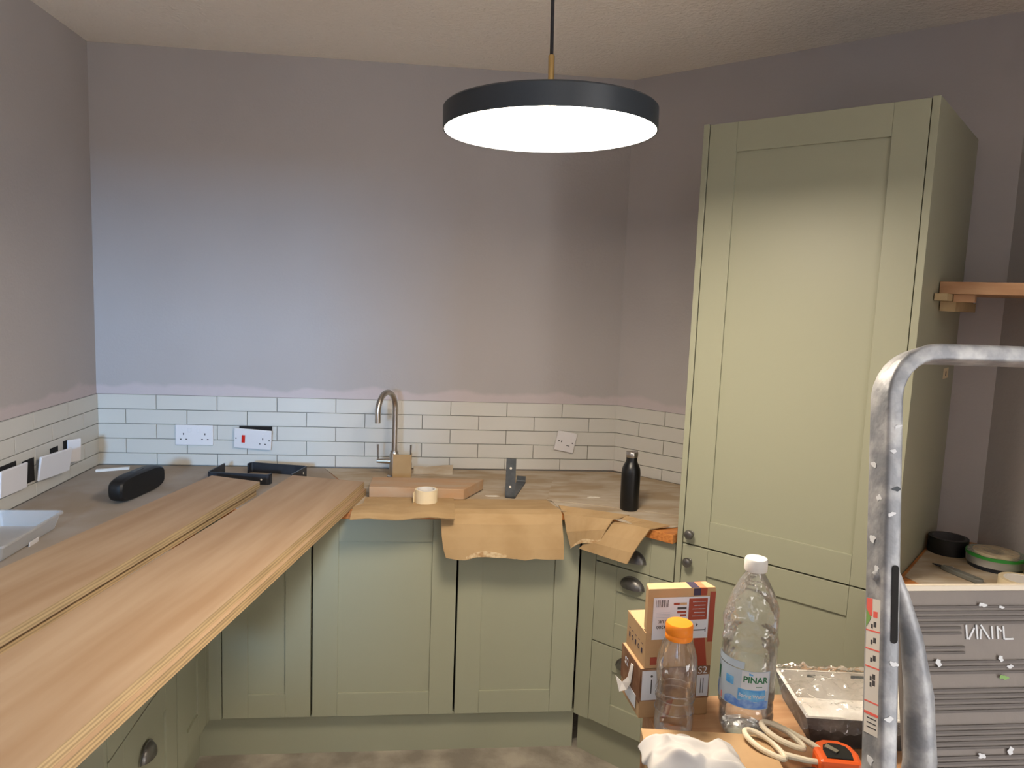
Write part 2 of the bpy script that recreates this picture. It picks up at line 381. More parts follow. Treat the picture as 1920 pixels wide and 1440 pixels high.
# ------------------------------------------------------------------ cabinets
FW = 0.086
def cup_pull(parent, x, z, yf):
    b = MB(); nu, nv = 18, 8; w, pr, h = 0.043, 0.024, 0.036
    def P(u, v, k): 
        r = math.sin(u); return (x+w*k*math.cos(u), yf-pr*k*r*math.cos(v), z-0.016+h*k*r*math.sin(v))
    rows = [[P(math.pi*i/nu, math.pi/2*j/nv, 1.0) for i in range(nu+1)] for j in range(nv+1)]
    rows2 = [[P(math.pi*i/nu, math.pi/2*j/nv, 0.92) for i in range(nu+1)] for j in range(nv+1)]
    b.grid(rows); b.grid(rows2)
    b.grid([rows[0], rows2[0]])
    fl = [(x+(w+0.005)*math.cos(math.pi*i/nu), z-0.016+(h+0.005)*math.sin(math.pi*i/nu)) for i in range(nu+1)]
    fi = [(x+w*0.95*math.cos(math.pi*i/nu), z-0.016+h*0.95*math.sin(math.pi*i/nu)) for i in range(nu+1)]
    b.grid([[(p[0], yf-0.002, p[1]) for p in fl], [(p[0], yf-0.003, p[1]) for p in fi]]); b.grid([[(p[0], yf, p[1]) for p in fl], [(p[0], yf-0.002, p[1]) for p in fl]])
    o = b.build('cup_pull', 'pewter', parent, smooth=True); o['label'] = 'dark pewter cup pull'
def knob(parent, x, z, yf):
    pr = [(0.0001, 0.030), (0.008, 0.0295), (0.0135, 0.026), (0.0155, 0.021), (0.0145, 0.016), (0.009, 0.0125), (0.006, 0.009), (0.006, 0.004), (0.0095, 0.002), (0.0095, 0.0)]
    o = MB().lathe(pr, 20, (x, yf, z), Matrix.Rotation(math.radians(90), 4, 'X')).build('knob', 'pewter', parent, smooth=True); o['label'] = 'round pewter knob'
def front(parent, name, x0, x1, z0, z1, yf, th=0.02):
    g = 0.0
    if z1-z0 < 0.2:
        d = MB().box(x0+FW+0.0004, x1-FW-0.0004, yf, yf+th, z0, z1).build(name, 'sage', parent, bevel=0.001)
    else:
        d = MB().box(x0+FW-0.008, x1-FW+0.008, yf+0.007, yf+th-0.002, z0+FW-0.008, z1-FW+0.008).build(name, 'sage', parent)
        for a in (z0, z1-FW): MB().box(x0+FW+0.0004, x1-FW-0.0004, yf, yf+th, a, a+FW).build('rail', 'sage', d, bevel=0.001)
    for a in (x0, x1-FW): MB().box(a, a+FW, yf, yf+th, z0, z1).build('stile', 'sage', d, bevel=0.001)
    return d
DZ0, DZ1 = 0.157, 0.884
def carcass(parent, x0, x1, D, z0=0.15, z1=0.886, name='carcass'):
    MB().box(x0+0.001, x1-0.001, -D+0.024, -0.004, z0, z1).build(name, 'carcass', parent)
D = 0.5925
# back run
for x0, x1, lab in ((0.642, 0.944, 'narrow sage green base cabinet in the inner left corner, half hidden by the plywood'), (0.948, 1.446, 'wide sage green base cabinet with the shaker door under the tap'), (1.450, 1.884, 'sage green base cabinet below the large hanging cardboard flap')):
    t = thing('base_cabinet', lab, 'cabinet', ((x0+x1)/2, 0, 0.15)); h = (x1-x0)/2
    dz = 0.15
    MB().box(-h+0.001, h-0.001, -D+0.024, -0.004, 0, 0.736).build('carcass', 'carcass', t)
    front(t, 'door', -h+0.0015, h-0.0015, DZ0-dz, DZ1-dz, -D)
tag(MB().prism([(0.560, -0.619), (0.5985, -0.619), (0.5985, -D+0.002), (0.640, -D+0.002), (0.640, -0.556), (0.560, -0.556)], 0.152, 0.886).build('corner_post', 'sage', bevel=0.001), 'slim sage green corner post between the left and back cabinets', 'panel')
# left run
LR = math.radians(90)
DL = 0.598
t = thing('base_cabinet', 'sage green base cabinet against the left wall, its single door under the plywood', 'cabinet', (0, -0.7625, 0.15), LR)
MB().box(-0.141, 0.141, -DL+0.024, -0.004, 0, 0.736).build('carcass', 'carcass', t)
front(t, 'door', -0.141, 0.141, 0.007, 0.734, -DL)
t = thing('drawer_cabinet', 'sage green cabinet with deep drawers against the left wall below the plywood', 'cabinet', (0, -1.147, 0.15), LR)
MB().box(-0.236, 0.236, -DL+0.024, -0.004, 0, 0.736).build('carcass', 'carcass', t)
for z0, z1, zp in ((0.007, 0.368, 0.250), (0.372, 0.734, 0.655)):
    d = front(t, 'drawer', -0.2335, 0.2335, z0, z1, -DL); cup_pull(d, 0, zp, -DL)
tag(MB().box(0.02, DL, -1.404, -1.386, 0.0, 0.886).build('end_panel', 'sage', bevel=0.001), 'sage green end panel closing the left cabinets beside the dark gap', 'panel')
tag(MB().box(0.02, DL, -2.62, -2.602, 0.0, 0.886).build('end_panel', 'sage', bevel=0.001), 'sage green end panel on the near side of the dark gap under the plywood', 'panel')
# right run
t = thing('drawer_cabinet', 'narrow sage green three-drawer cabinet with cup pulls beside the tall cabinet', 'cabinet', RW(0.461, 0, 0.15), -ANG)
MB().box(-0.15, 0.15, -0.598+0.024, -0.004, 0, 0.736).build('carcass', 'carcass', t)
for z0, z1, zp in ((0.007, 0.304, 0.262), (0.308, 0.598, 0.556), (0.602, 0.734, 0.650)):
    d = front(t, 'drawer', -0.149, 0.149, z0, z1, -0.598); cup_pull(d, 0, zp, -0.598)
cp = MB().box(0.247, 0.309, -0.596, -0.56, 0.152, 0.886).build('corner_post', 'sage', bevel=0.001); cp.location = (L, 0, 0); cp.rotation_euler = (0, 0, -ANG)
tag(cp, 'sage green corner post left of the three-drawer cabinet', 'panel')
# tall unit
t = thing('tall_cabinet', 'tall sage green cabinet with two shaker doors and round knobs', 'cabinet', RW(0.933, 0, 0), -ANG)
MB().box(-0.298, 0.298, -0.572, -0.004, 0.152, 2.19).build('carcass', 'carcass', t)
for a, b in ((-0.318, -0.2995), (0.2995, 0.318)): MB().box(a, b, -0.600, -0.004, 0.0, 2.20).build('side_panel', 'sage', t, bevel=0.001)
d = front(t, 'door', -0.297, 0.297, 0.8955, 2.197, -0.598); knob(d, -0.270, 0.93, -0.598)
d = front(t, 'door', -0.297, 0.297, 0.157, 0.8905, -0.598); knob(d, -0.270, 0.838, -0.598)
MB().box(-0.298, 0.298, -0.555, -0.535, 0.0, 0.148).build('plinth', 'sage', t)
lb = MB().box(0.3182, 0.3188, -0.185, -0.105, 1.460, 1.492).build('paper_label', 'masking', t); lb['label'] = 'small torn paper label'
MB().box(0.3189, 0.3191, -0.152, -0.138, 1.468, 1.482).build('mark', 'ink', lb)
# plinths
tag(MB().box(0.5565, 1.895, -0.56, -0.545, 0, 0.149).build('plinth', 'sage'), 'long sage green plinth along the floor under the back cabinets', 'plinth')
pl = MB().box(0.245, 0.612, -0.56, -0.545, 0, 0.149).build('plinth', 'sage'); pl.location = (L, 0, 0); pl.rotation_euler = (0, 0, -ANG)
tag(pl, 'short sage green plinth under the three-drawer cabinet', 'plinth')
tag(MB().box(0.54, 0.556, -1.384, -0.546, 0, 0.149).build('plinth', 'sage'), 'sage green plinth under the left wall cabinets', 'plinth')
# worktop
wc = (L*1.0 - (0.62 - 0.62*CA)/SA, -0.62)                # crossing of the two front edges
wp = [(0.004, -0.008), (L-0.006, -0.008), RW(0.612, 0.009)[:2], RW(0.612, 0.622)[:2], wc, (0.622, -0.62), (0.622, -2.64), (0.004, -2.64)]
tag(MB().prism(wp, ZW-0.031, ZW).build('worktop', 'worktop', bevel=0.002), 'oiled timber worktop along three walls, bare only beside the tall cabinet', 'worktop')

# niche right of the tall cabinet
n0 = RW(1.253, 0.004); nf = RW(1.253, 0.62)
npoly = [n0[:2], (PC.x-0.004, PC.y-0.003), (PC.x-0.004, -2.05), (2.47, -2.05), nf[:2]]
tag(MB().prism(npoly, 0.90, 0.93).build('worktop', 'worktop', bevel=0.002), 'timber worktop in the recess right of the tall cabinet, littered with tapes', 'worktop')
t = thing('base_cabinet', 'sage green base cabinet under the worktop right of the tall cabinet', 'cabinet', (2.80, -1.70, 0))
MB().box(-0.25, 0.28, -0.33, 0.33, 0.0, 0.899).build('carcass', 'sage', t)
for yy in (-0.32, 0.005): MB().box(-0.272, -0.252, yy, yy+0.315, 0.152, 0.895).build('door', 'sage', t, bevel=0.001)
# shelf in the niche
sh = thing('wall_shelf', 'thick timber shelf in the recess beside the tall cabinet', 'shelf', RW(1.253, 0, 1.713), -ANG)
MB().prism([(0.0, -0.386), (0.86, -0.386), (0.108, -0.006), (0.0, -0.004)], 0, 0.033).build('board', 'pine', sh, bevel=0.001)
MB().box(0.001, 0.032, -0.45, -0.01, -0.020, -0.0005).build('batten', 'batten', sh)
MB().box(0.001, 0.040, -0.36, -0.01, -0.048, -0.0205).build('batten', 'batten', sh)
MB().box(0.034, 0.085, -0.37, -0.34, -0.022, -0.0005).build('batten', 'pine', sh)

# ------------------------------------------------------------------ pendant lamp
lp = thing('pendant_lamp', 'round flat blue-grey pendant lamp, lit, hanging on a black cord', 'lamp', (1.566, -1.585, 1.989))
lp.rotation_euler = (0, math.radians(-1.2), 0)
R0 = 0.2155
MB().lathe([(R0, 0.002), (R0, 0.043), (R0-0.003, 0.0465), (R0-0.010, 0.048), (0.012, 0.048), (0.012, 0.040), (R0-0.012, 0.040), (R0-0.003, 0.037), (R0-0.003, 0.002)], 96, closed=True).build('housing', 'lamp_body', lp, smooth=True)
MB().lathe([(R0-0.0035, 0.004), (R0-0.0035, 0.010), (0.001, 0.010), (0.001, 0.004)], 96).build('diffuser', 'lamp_glow', lp)['label'] = 'glowing white diffuser'
MB().lathe([(0.0063, 0.046), (0.0063, 0.149), (0.005, 0.152), (0.001, 0.152)], 20).build('stem', 'brass', lp, smooth=True)['label'] = 'brass stem'
MB().tube([(0, 0, 0.150), (0, 0, H-1.989-0.02)], 0.0036, 10).build('cord', 'cord', lp, smooth=True)
MB().lathe([(0.05, H-1.989-0.03), (0.05, H-1.989-0.001), (0.001, H-1.989-0.001), (0.001, H-1.989-0.03)], 32).build('ceiling_rose', 'lamp_body', lp, smooth=True)

# ------------------------------------------------------------------ sockets and switches
def plate(parent, w, h, d=0.009):
    return MB().box(-w/2, w/2, -d, 0, -h/2, h/2).build('faceplate', 'plastic_white', parent, bevel=0.003)
def holes(parent, cx, cz, d=0.009):
    for dx, dz, w, h in ((0, 0.0125, 0.004, 0.008), (-0.011, -0.009, 0.0065, 0.0042), (0.011, -0.009, 0.0065, 0.0042)):
        MB().box(cx+dx-w/2, cx+dx+w/2, -d-0.0004, -d+0.001, cz+dz-h/2, cz+dz+h/2).build('pin_hole', 'plastic_grey', parent)
def screws(parent, xs, d=0.009, m_='plastic_grey'):
    for x in xs: MB().lathe([(0.0028, 0), (0.0028, 0.0008), (0.0001, 0.0008)], 10, (x, -d, 0), Matrix.Rotation(math.radians(90), 4, 'X')).build('screw', m_, parent)
YT = -0.0085
s = thing('double_socket', 'white double socket on the back wall tiles, nearest the left corner', 'socket', (0.382, YT, 1.05))
plate(s, 0.149, 0.084); holes(s, -0.042, -0.008); holes(s, 0.042, -0.008)
for x in (-0.018, 0.018): MB().box(x-0.007, x+0.007, -0.011, -0.008, 0.012, 0.030).build('rocker', 'plastic_white', s, bevel=0.001)
screws(s, (-0.066, 0.066), m_='plastic_white')
s = thing('cooker_switch', 'white cooker switch with a red rocker, hanging crooked on the back wall tiles', 'switch', (0.616, YT-0.012, 1.040))
cb = MB().box(-0.055, 0.074, -0.001, 0.012, 0.018, 0.050).build('back_box', 'black_hole', s); cb['label'] = 'dark wall cut-out'
pv = plate(s, 0.149, 0.084); pv.rotation_euler = (math.radians(8), math.radians(4), 0)
MB().box(-0.043, -0.030, -0.014, -0.008, -0.016, 0.016).build('rocker', 'red', pv, bevel=0.001)['label'] = 'red rocker switch'
holes(pv, 0.040, -0.008); MB().box(0.034, 0.046, -0.011, -0.008, 0.012, 0.026).build('rocker', 'plastic_white', pv, bevel=0.001); screws(pv, (-0.066, 0.066))
s = thing('switch_plate', 'small square white switch plate, tilted, on the tiles right of the tap', 'switch', (1.919, YT-0.003, 1.050))
pv = plate(s, 0.086, 0.086, 0.012); pv.rotation_euler = (math.radians(3), math.radians(11), 0); screws(pv, (-0.030, 0.030), 0.012)
MB().box(-0.02, -0.016, -0.0125, -0.0115, -0.005, 0.003).build('mark', 'plastic_grey', pv)
MB().box(0.006, 0.020, -0.0125, -0.0115, -0.016, -0.013).build('mark', 'plastic_grey', pv)
def loose(y, z, rx, rzz, lab, w=0.149, dark=((-0.08, 0.08, -0.045, 0.045),), out=0.012):
    s = thing('loose_socket', lab, 'socket', (0.0085, y, z), math.radians(90))
    for a in dark:
        MB().box(a[0], a[1], -0.0015, 0.0, a[2], a[3]).build('back_box', 'black_hole', s)['label'] = 'dark wall cut-out'
    pv = plate(s, w, 0.086); pv.location = (0, -out, 0); pv.rotation_euler = (rx, 0, rzz)
    return pv
loose(-0.425, 1.020, math.radians(10), math.radians(-9), 'white socket plate hanging loose from the left wall tiles, the middle one', 0.165, ((-0.150, -0.078, -0.040, 0.040), (0.03, 0.085, 0.020, 0.046)), 0.026)
loose(-0.265, 1.034, math.radians(4), math.radians(-34), 'narrow white plate standing off the left wall tiles, nearest the corner', 0.05, ((-0.035, 0.0, -0.025, 0.040),), 0.018)
loose(-0.655, 1.020, math.radians(4), math.radians(-3), 'white socket plate on the left wall, nearest the camera and cut by the photo edge', 0.14, ((-0.06, 0.045, 0.035, 0.052),), 0.010)

# ------------------------------------------------------------------ cardboard protection on the worktop
def sheet(name, poly, z, th, m_, label, cat='cardboard', group=None):
    return tag(MB().prism(poly, z, z+th).build(name, m_), label, cat, group)
sheet('cardboard_sheet', [(0.007, -0.01), (0.9, -0.01), (1.02, -0.3), (1.02, -0.60), (0.625, -0.615), (0.625, -1.9), (0.007, -1.86)], ZW, 0.002, 'card_grey', 'dusty greyish cardboard sheet covering the left corner of the worktop')
sheet('cardboard_sheet', [(0.905, -0.02), (2.11, -0.02), RW(0.12, 0.06)[:2], RW(0.40, 0.50)[:2], (1.93, -0.60), (1.05, -0.60), (1.03, -0.3)], ZW, 0.002, 'card_dusty', 'dusty brown cardboard sheet covering the worktop around the tap')
sheet('cardboard_sheet', [(1.849, -0.165), (1.771, -0.489), (2.235, -0.69), RW(0.606, 0.33)[:2], RW(0.606, 0.03)[:2], RW(0.10, 0.02)[:2], (2.12, -0.05)], ZW+0.0043, 0.004, 'card_dusty', 'loose dusty cardboard sheet lying in the right corner behind the black flask')
sheet('cardboard_sheet', [(1.79, -0.46), (1.80, -0.626), (1.872, -0.626), RW(0.27, 0.627)[:2], RW(0.50, 0.627)[:2], RW(0.57, 0.575)[:2], RW(0.606, 0.50)[:2], RW(0.606, 0.20)[:2], (2.1, -0.5)], ZW+0.0022, 0.0018, 'card_dusty', 'strip of dusty cardboard under the black flask at the worktop edge')
# front flaps
def flap(name, rows, th, m_, label):
    return tag(MB().grid(rows, th).build(name, m_, smooth=False), label, 'cardboard')
def jit(a): return (random.random()-0.5)*a
n = 12
rows = []
for y, z, sk in ((-0.50, ZW+0.009, 0), (-0.575, ZW+0.009, 0), (-0.62, ZW+0.008, 0), (-0.655, ZW+0.003, 0), (-0.685, ZW-0.006, 0.0)):
    rows.append([(1.116+(1.43-1.116)*k/n - (0.030 if y < -0.6 else 0)*(1-k/n), y-(0.03*(1-k/n) if y < -0.63 else 0)+(jit(0.008) if y == -0.685 else 0), z+0.004*math.sin(k*0.9)*(1 if y < -0.6 else 0)) for k in range(n+1)])
flap('cardboard_flap', rows, 0.004, 'card', 'flat cardboard piece under the cream tape roll, overhanging the worktop edge')
rows = []
for y, z, a, b in ((-0.49, ZW+0.0025, 1.44, 1.77), (-0.56, ZW+0.003, 1.41, 1.785), (-0.615, ZW+0.003, 1.385, 1.800), (-0.640, ZW-0.006, 1.384, 1.803), (-0.652, ZW-0.035, 1.385, 1.802), (-0.664, ZW-0.075, 1.388, 1.806), (-0.674, ZW-0.115, 1.394, 1.808), (-0.680, ZW-0.148, 1.404, 1.808)):
    last = z < ZW-0.14
    rows.append([(a+(b-a)*k/n, y-0.012*math.sin(math.pi*k/n)*(1 if z < ZW-0.01 else 0), z+(jit(0.007)+(0.008 if 2 < k < 7 else 0) if last else 0)) for k in range(n+1)])
o = flap('cardboard_flap', rows, 0.004, 'card', 'wide cardboard flap folded down over the worktop front')
edge = MB()
base = rows[-1]
edge.grid([[(base[k][0], base[k][1]-0.0015, base[k][2]+0.001+0.018*math.sin(math.pi*min(1, (k-1)/6))*(1 if k < 7 else 0)) for k in range(1, 8)], [(base[k][0], base[k][1]-0.003, base[k][2]-0.001) for k in range(1, 8)]], 0.001)
edge.build('torn_edge', 'card_edge', o)['label'] = 'pale torn paper edge'
# right-hand torn flaps, over the angled corner
def lerp(a, b, k): return Vector(a)+(Vector(b)-Vector(a))*k
A0, A1 = Vector((1.800, -0.585, ZW+0.0105)), RW(0.42, 0.575, ZW+0.0105)
B0, B1 = Vector((1.812, -0.634, ZW-0.006)), RW(0.395, 0.637, ZW+0.004)
C0, C1 = Vector((1.838, -0.655, 0.800)), RW(0.372, 0.665, 0.862)
rows = [[lerp(A0, A1, k/8) for k in range(9)], [lerp(B0, B1, k/8) for k in range(9)], [lerp(lerp(B0, B1, k/8), lerp(C0, C1, k/8), 0.5)+Vector((-0.004, -0.006, 0)) for k in range(9)], [lerp(C0, C1, k/8)+Vector((0, 0, 0.008*math.sin(k*0.7))) for k in range(9)]]
o = flap('cardboard_flap', rows, 0.004, 'card', 'torn cardboard flap hanging over the inner worktop corner')
rr = rows[-1]
MB().grid([[p+Vector((-0.002, -0.003, 0.012*math.sin(math.pi*k/8))) for k, p in enumerate(rr)], [p+Vector((-0.003, -0.004, -0.003)) for p in rr]], 0.001).build('torn_edge', 'card_edge', o)['label'] = 'pale torn paper edge'
A0, A1 = RW(0.40, 0.585, ZW+0.0095), RW(0.575, 0.575, ZW+0.0095)
B0, B1 = RW(0.385, 0.636, ZW-0.016), RW(0.535, 0.634, ZW+0.002)
C0, C1 = RW(0.285, 0.668, 0.803), RW(0.490, 0.690, 0.806)
rows = [[lerp(A0, A1, k/8) for k in range(9)], [lerp(B0, B1, k/8)+Vector((0, 0, 0.006*math.sin(math.pi*k/8))) for k in range(9)]]
for q in (0.33, 0.66, 1.0): rows.append([lerp(lerp(B0, B1, k/8), lerp(C0, C1, k/8), q)+n_ for k, n_ in ((k, (RW(0, 0.012*math.sin(math.pi*q)*1.0)-RW(0, 0))) for k in range(9))])
flap('cardboard_flap', rows, 0.004, 'card', 'pointed cardboard flap hanging in front of the top drawer pull')
# small crumbs of plaster on the cardboard
for (x, y, r, lab) in ((1.575, -0.43, 0.03, 'pale plaster scrap on the cardboard between the timber block and the grey bracket'), (1.53, -0.545, 0.04, 'long white plaster smear on the cardboard in front of the timber block corner'), (1.95, -0.46, 0.026, 'white plaster flakes on the loose cardboard sheet left of the flask')):
    z = ZW+0.0021 if x < 1.75 else ZW+0.0085
    pts = [(x+r*(0.6+0.6*random.random())*math.cos(a*math.pi/6), y+0.35*r*(0.5+0.7*random.random())*math.sin(a*math.pi/6)) for a in range(12)]
    tag(MB().prism(pts, z, z+0.0012).build('plaster_scrap', 'dust'), lab, 'debris')
tag(MB().prism([(0.045, -0.122), (0.150, -0.072), (0.152, -0.086), (0.047, -0.136)], ZW+0.0022, ZW+0.012).build('tile_offcut', 'masking_core'), 'thin pale tile offcut lying in the left worktop corner', 'offcut')

# ------------------------------------------------------------------ plywood boards
def board(lab, pts, z0, th, m2):
    c = [sum(p[i] for p in pts)/4 for i in (0, 1)]
    # local y runs along the board
    d = Vector(pts[3])-Vector(pts[0]); ang = math.atan2(d.y, d.x)-math.pi/2
    o = thing('plywood_board', lab, 'board', (c[0], c[1], z0), ang, 'stacked plywood boards')
    loc = [(RZ(-ang) @ Vector((p[0]-c[0], p[1]-c[1], 0)))[:2] for p in pts]
    MB().prism(loc, 0.0012, th-0.0012).build('core', m2, o)
    for a, b in ((0, 0.0012), (th-0.0012, th)): MB().prism([(x*0.9995, y*0.9999) for x, y in loc], a, b).build('face_veneer', 'ply', o)
    return o
def quad(fl, fr, dl, dr, length):     # far-left, far-right corners and edge directions
    dl, dr = Vector(dl).normalized(), Vector(dr).normalized()
    return [Vector(fl)+dl*length, Vector(fr)+dr*length, Vector(fr), Vector(fl)]
ZB = ZW+0.0025
dR = (-0.309, -1.640)
q = quad((0.833, -0.341), (1.105, -0.428), (-0.290, -1.50), dR, 2.0)
board('wide plywood board on top of the right-hand stack, overhanging the cabinets', q, ZB+0.0245, 0.0235, 'ply_edge')
q2 = quad((0.836, -0.347), (1.113, -0.436), (-0.290, -1.50), dR, 2.0)
board('lower plywood board of the right-hand stack, its edge just showing', q2, ZB, 0.0242, 'ply_dark')
q = quad((0.548, -0.359), (0.738, -0.444), (-0.262, -0.9), (-0.217, -1.209), 1.0)
dl = (0.26-0.548, -1.17+0.359); dr = (0.521-0.738, -1.653+0.444)
dm = ((dl[0]+dr[0])/2, (dl[1]+dr[1])/2)
q = [Vector((0.548, -0.359))+Vector(dr).normalized()*1.62+Vector((-0.09, 0)), Vector((0.738, -0.444))+Vector(dr).normalized()*1.6, Vector((0.738, -0.444)), Vector((0.548, -0.359))]
board('plywood board on top of the left-hand stack, nearest the left wall', q, ZB+0.0245, 0.0235, 'ply_edge')
q = [q[0]+Vector((0.004, 0.004)), q[1]+Vector((-0.012, 0.006)), q[2]+Vector((-0.010, -0.010)), q[3]+Vector((0.004, -0.008))]
board('lower plywood board of the left-hand stack, dark edge beside the gap', q, ZB, 0.0242, 'ply_dark')

# ------------------------------------------------------------------ shelf brackets
def bracket(lab, m_, mt, arm=0.24, leg=0.15, lip=0.03, w=0.04, th=0.006):
    # local: arm along +x from the corner, leg along +y, bar width along z
    o = thing('shelf_bracket', lab, 'bracket', mt.translation, 0); o.matrix_world = mt
    b = MB(); path = [(0.003, leg), (0.003, 0.012), (0.006, 0.006), (0.012, 0.003), (arm-0.012, 0.003), (arm-0.006, 0.006), (arm-0.003, 0.012), (arm-0.003, lip)]
    pv = [Vector((*p, 0)) for p in path]; L1, L2 = [], []
    for i, p in enumerate(pv):
        d = (pv[min(i+1, len(pv)-1)]-pv[max(i-1, 0)]).normalized(); nn = Vector((-d.y, d.x, 0))*th/2
        L1.append(p+nn); L2.append(p-nn)
    k = len(pv); vs = [v for v in L1+L2]+[v+Vector((0, 0, w)) for v in L1+L2]; fs = []
    for i in range(k-1):
        fs += [(i, i+1, k+i+1, k+i), (2*k+i, 3*k+i, 3*k+i+1, 2*k+i+1), (i, 2*k+i, 2*k+i+1, i+1), (k+i, k+i+1, 3*k+i+1, 3*k+i)]
    fs += [(0, k, 3*k, 2*k), (k-1, 3*k-1, 4*k-1, 2*k-1)]
    b.add(vs, fs).build('bar', m_, o, bevel=0.0006)
    for y in (leg-0.035, leg-0.105):
        MB().lathe([(0.0045, 0), (0.0045, 0.0006), (0.0001, 0.0006)], 12, (-0.0002, y, w/2), Matrix.Rotation(math.radians(-90), 4, 'Y')).build('screw_hole', 'dust', o)
    MB().lathe([(0.0035, 0), (0.0035, 0.0006), (0.0001, 0.0006)], 12, (arm-0.03, -0.0002, w/2), Matrix.Rotation(math.radians(90), 4, 'X')).build('screw_hole', 'dust', o)
    return o
zc = ZW+0.0022
bracket('black steel shelf bracket lying on its side nearest the left corner', 'black_metal', T(0.504, -0.272, zc) @ RZ(math.atan2(-0.036, 0.24)))
# second black one: corner at right, arm runs left along the wall, leg towards the camera
bracket('black steel shelf bracket lying against the back wall tiles behind the plywood', 'black_metal', T(0.858, -0.150, zc) @ RZ(math.atan2(0.055, -0.238)))
# grey one stands on its arm
fw = Vector((0.085, 0.29, 0)).normalized()
up_ = Vector((0, 0, 1)); sx = fw.cross(up_)
mt = Matrix((fw, up_, sx)).transposed().to_4x4(); mt.translation = Vector((1.620, -0.462, ZW+0.0022))
bracket('grey steel shelf bracket standing upright on the cardboard beside the timber block', 'grey_metal', mt, 0.25, 0.150, 0.028, 0.036)

# ------------------------------------------------------------------ things on the worktop
o = thing('portable_speaker', 'black rounded bar-shaped speaker standing behind the left plywood board', 'speaker', (0.325, -0.455, ZW+0.0022), math.atan2(0.27, 0.05))
b = MB(); prof = []
for i in range(28):
    a = 2*math.pi*i/28; c, s_ = math.cos(a), math.sin(a)
    prof.append((math.copysign(abs(c)**0.55, c)*0.5, math.copysign(abs(s_)**0.55, s_)*0.5))
LS, HS, WS = 0.275, 0.088, 0.05
rings = []
for k in range(9):
    y = -WS/2+WS*k/8; e = math.sqrt(max(0.0, 1-(2*k/8-1)**4)); sc = 0.86+0.14*e
    rings.append([(p[0]*LS*(1-(1-sc)*0.4), y, HS/2+p[1]*HS*sc) for p in prof])
vs = [p for r in rings for p in r]; fs = [(i*28+k, i*28+(k+1) % 28, (i+1)*28+(k+1) % 28, (i+1)*28+k) for i in range(8) for k in range(28)]
fs += [tuple(range(27, -1, -1)), tuple(8*28+k for k in range(28))]
b.add(vs, fs).build('body', 'black', o, smooth=True)
MB().box(-0.03, 0.03, -0.006, 0.006, HS-0.001, HS+0.0015).build('button_strip', 'grey_metal', o, bevel=0.0005)
MB().box(LS/2-0.004, LS/2+0.02, -0.008, 0.008, 0.042, 0.058).build('strap', 'black_metal', o, bevel=0.002)

# clear tub
o = thing('plastic_tub', 'clear plastic food tub beside the left plywood boards', 'tub', (0.152, -0.985, ZW+0.0045), 0)
w2, l2, hh = 0.096, 0.163, 0.048
def rr(wx, ly, z, r=0.02, k=5):
    P = []
    for cx, cy, a0 in ((wx-r, ly-r, 0), (-wx+r, ly-r, 90), (-wx+r, -ly+r, 180), (wx-r, -ly+r, 270)):
        for i in range(k): a = math.radians(a0+90*i/(k-1)); P.append((cx+r*math.cos(a), cy+r*math.sin(a), z))
    return P
loops = [rr(w2-0.012, l2-0.012, 0.001), rr(w2, l2, hh-0.006), rr(w2+0.006, l2+0.006, hh-0.006), rr(w2+0.006, l2+0.006, hh), rr(w2-0.001, l2-0.001, hh), rr(w2-0.013, l2-0.013, 0.0025)]
n = len(loops[0]); vs = [p for r in loops for p in r]; fs = [(i*n+k, i*n+(k+1) % n, (i+1)*n+(k+1) % n, (i+1)*n+k) for i in range(5) for k in range(n)]
fs += [tuple(range(n-1, -1, -1)), tuple(5*n+k for k in range(n))]
MB().add(vs, fs).build('body', 'tubclear', o, smooth=True)
MB().box(w2-0.006, w2-0.0045, -0.02, 0.03, 0.012, 0.026, mt=Matrix.Rotation(math.radians(9), 4, 'Y') @ T(0.0, 0, 0)).build('paper_label', 'plastic_white', o)

# tap
o = thing('kitchen_tap', 'brushed steel swan-neck kitchen tap with two levers', 'tap', (1.198, -0.15, ZW))
MB().lathe([(0.027, 0.0), (0.027, 0.006), (0.020, 0.010), (0.019, 0.095), (0.0165, 0.10), (0.0165, 0.108), (0.001, 0.108)], 28).build('body', 'steel', o, smooth=True)
pts = [(0, 0, 0.09), (0, 0, 0.20), (0, 0, 0.282)]
e = Vector((-0.059, -0.130, 0)); rad = e.length/2; d_ = e.normalized(); c_ = e/2
for k in range(1, 17):
    a = math.pi*k/16; pts.append(tuple(c_ - d_*rad*math.cos(a)+Vector((0, 0, 0.282+rad*math.sin(a)))))
pts += [tuple(e+Vector((0, 0, 0.264))), tuple(e+Vector((0, 0, 0.243)))]
MB().tube(pts, 0.0112, 16, upv=(1, 0, 0)).build('spout', 'steel', o, smooth=True)
for s_ in (-1, 1):
    lv = MB().tube([(s_*0.016, 0, 0.066), (s_*0.035, 0, 0.066), (s_*0.070, 0, 0.066)], [0.012, 0.0105, 0.008], 16).build('valve', 'steel', o, smooth=True)
    MB().tube([(s_*0.064, 0, 0.070), (s_*0.065, -0.002, 0.10), (s_*0.066, -0.003, 0.134)], [0.0028, 0.003, 0.0042], 10, upv=(1, 0, 0)).build('lever', 'steel', lv, smooth=True)
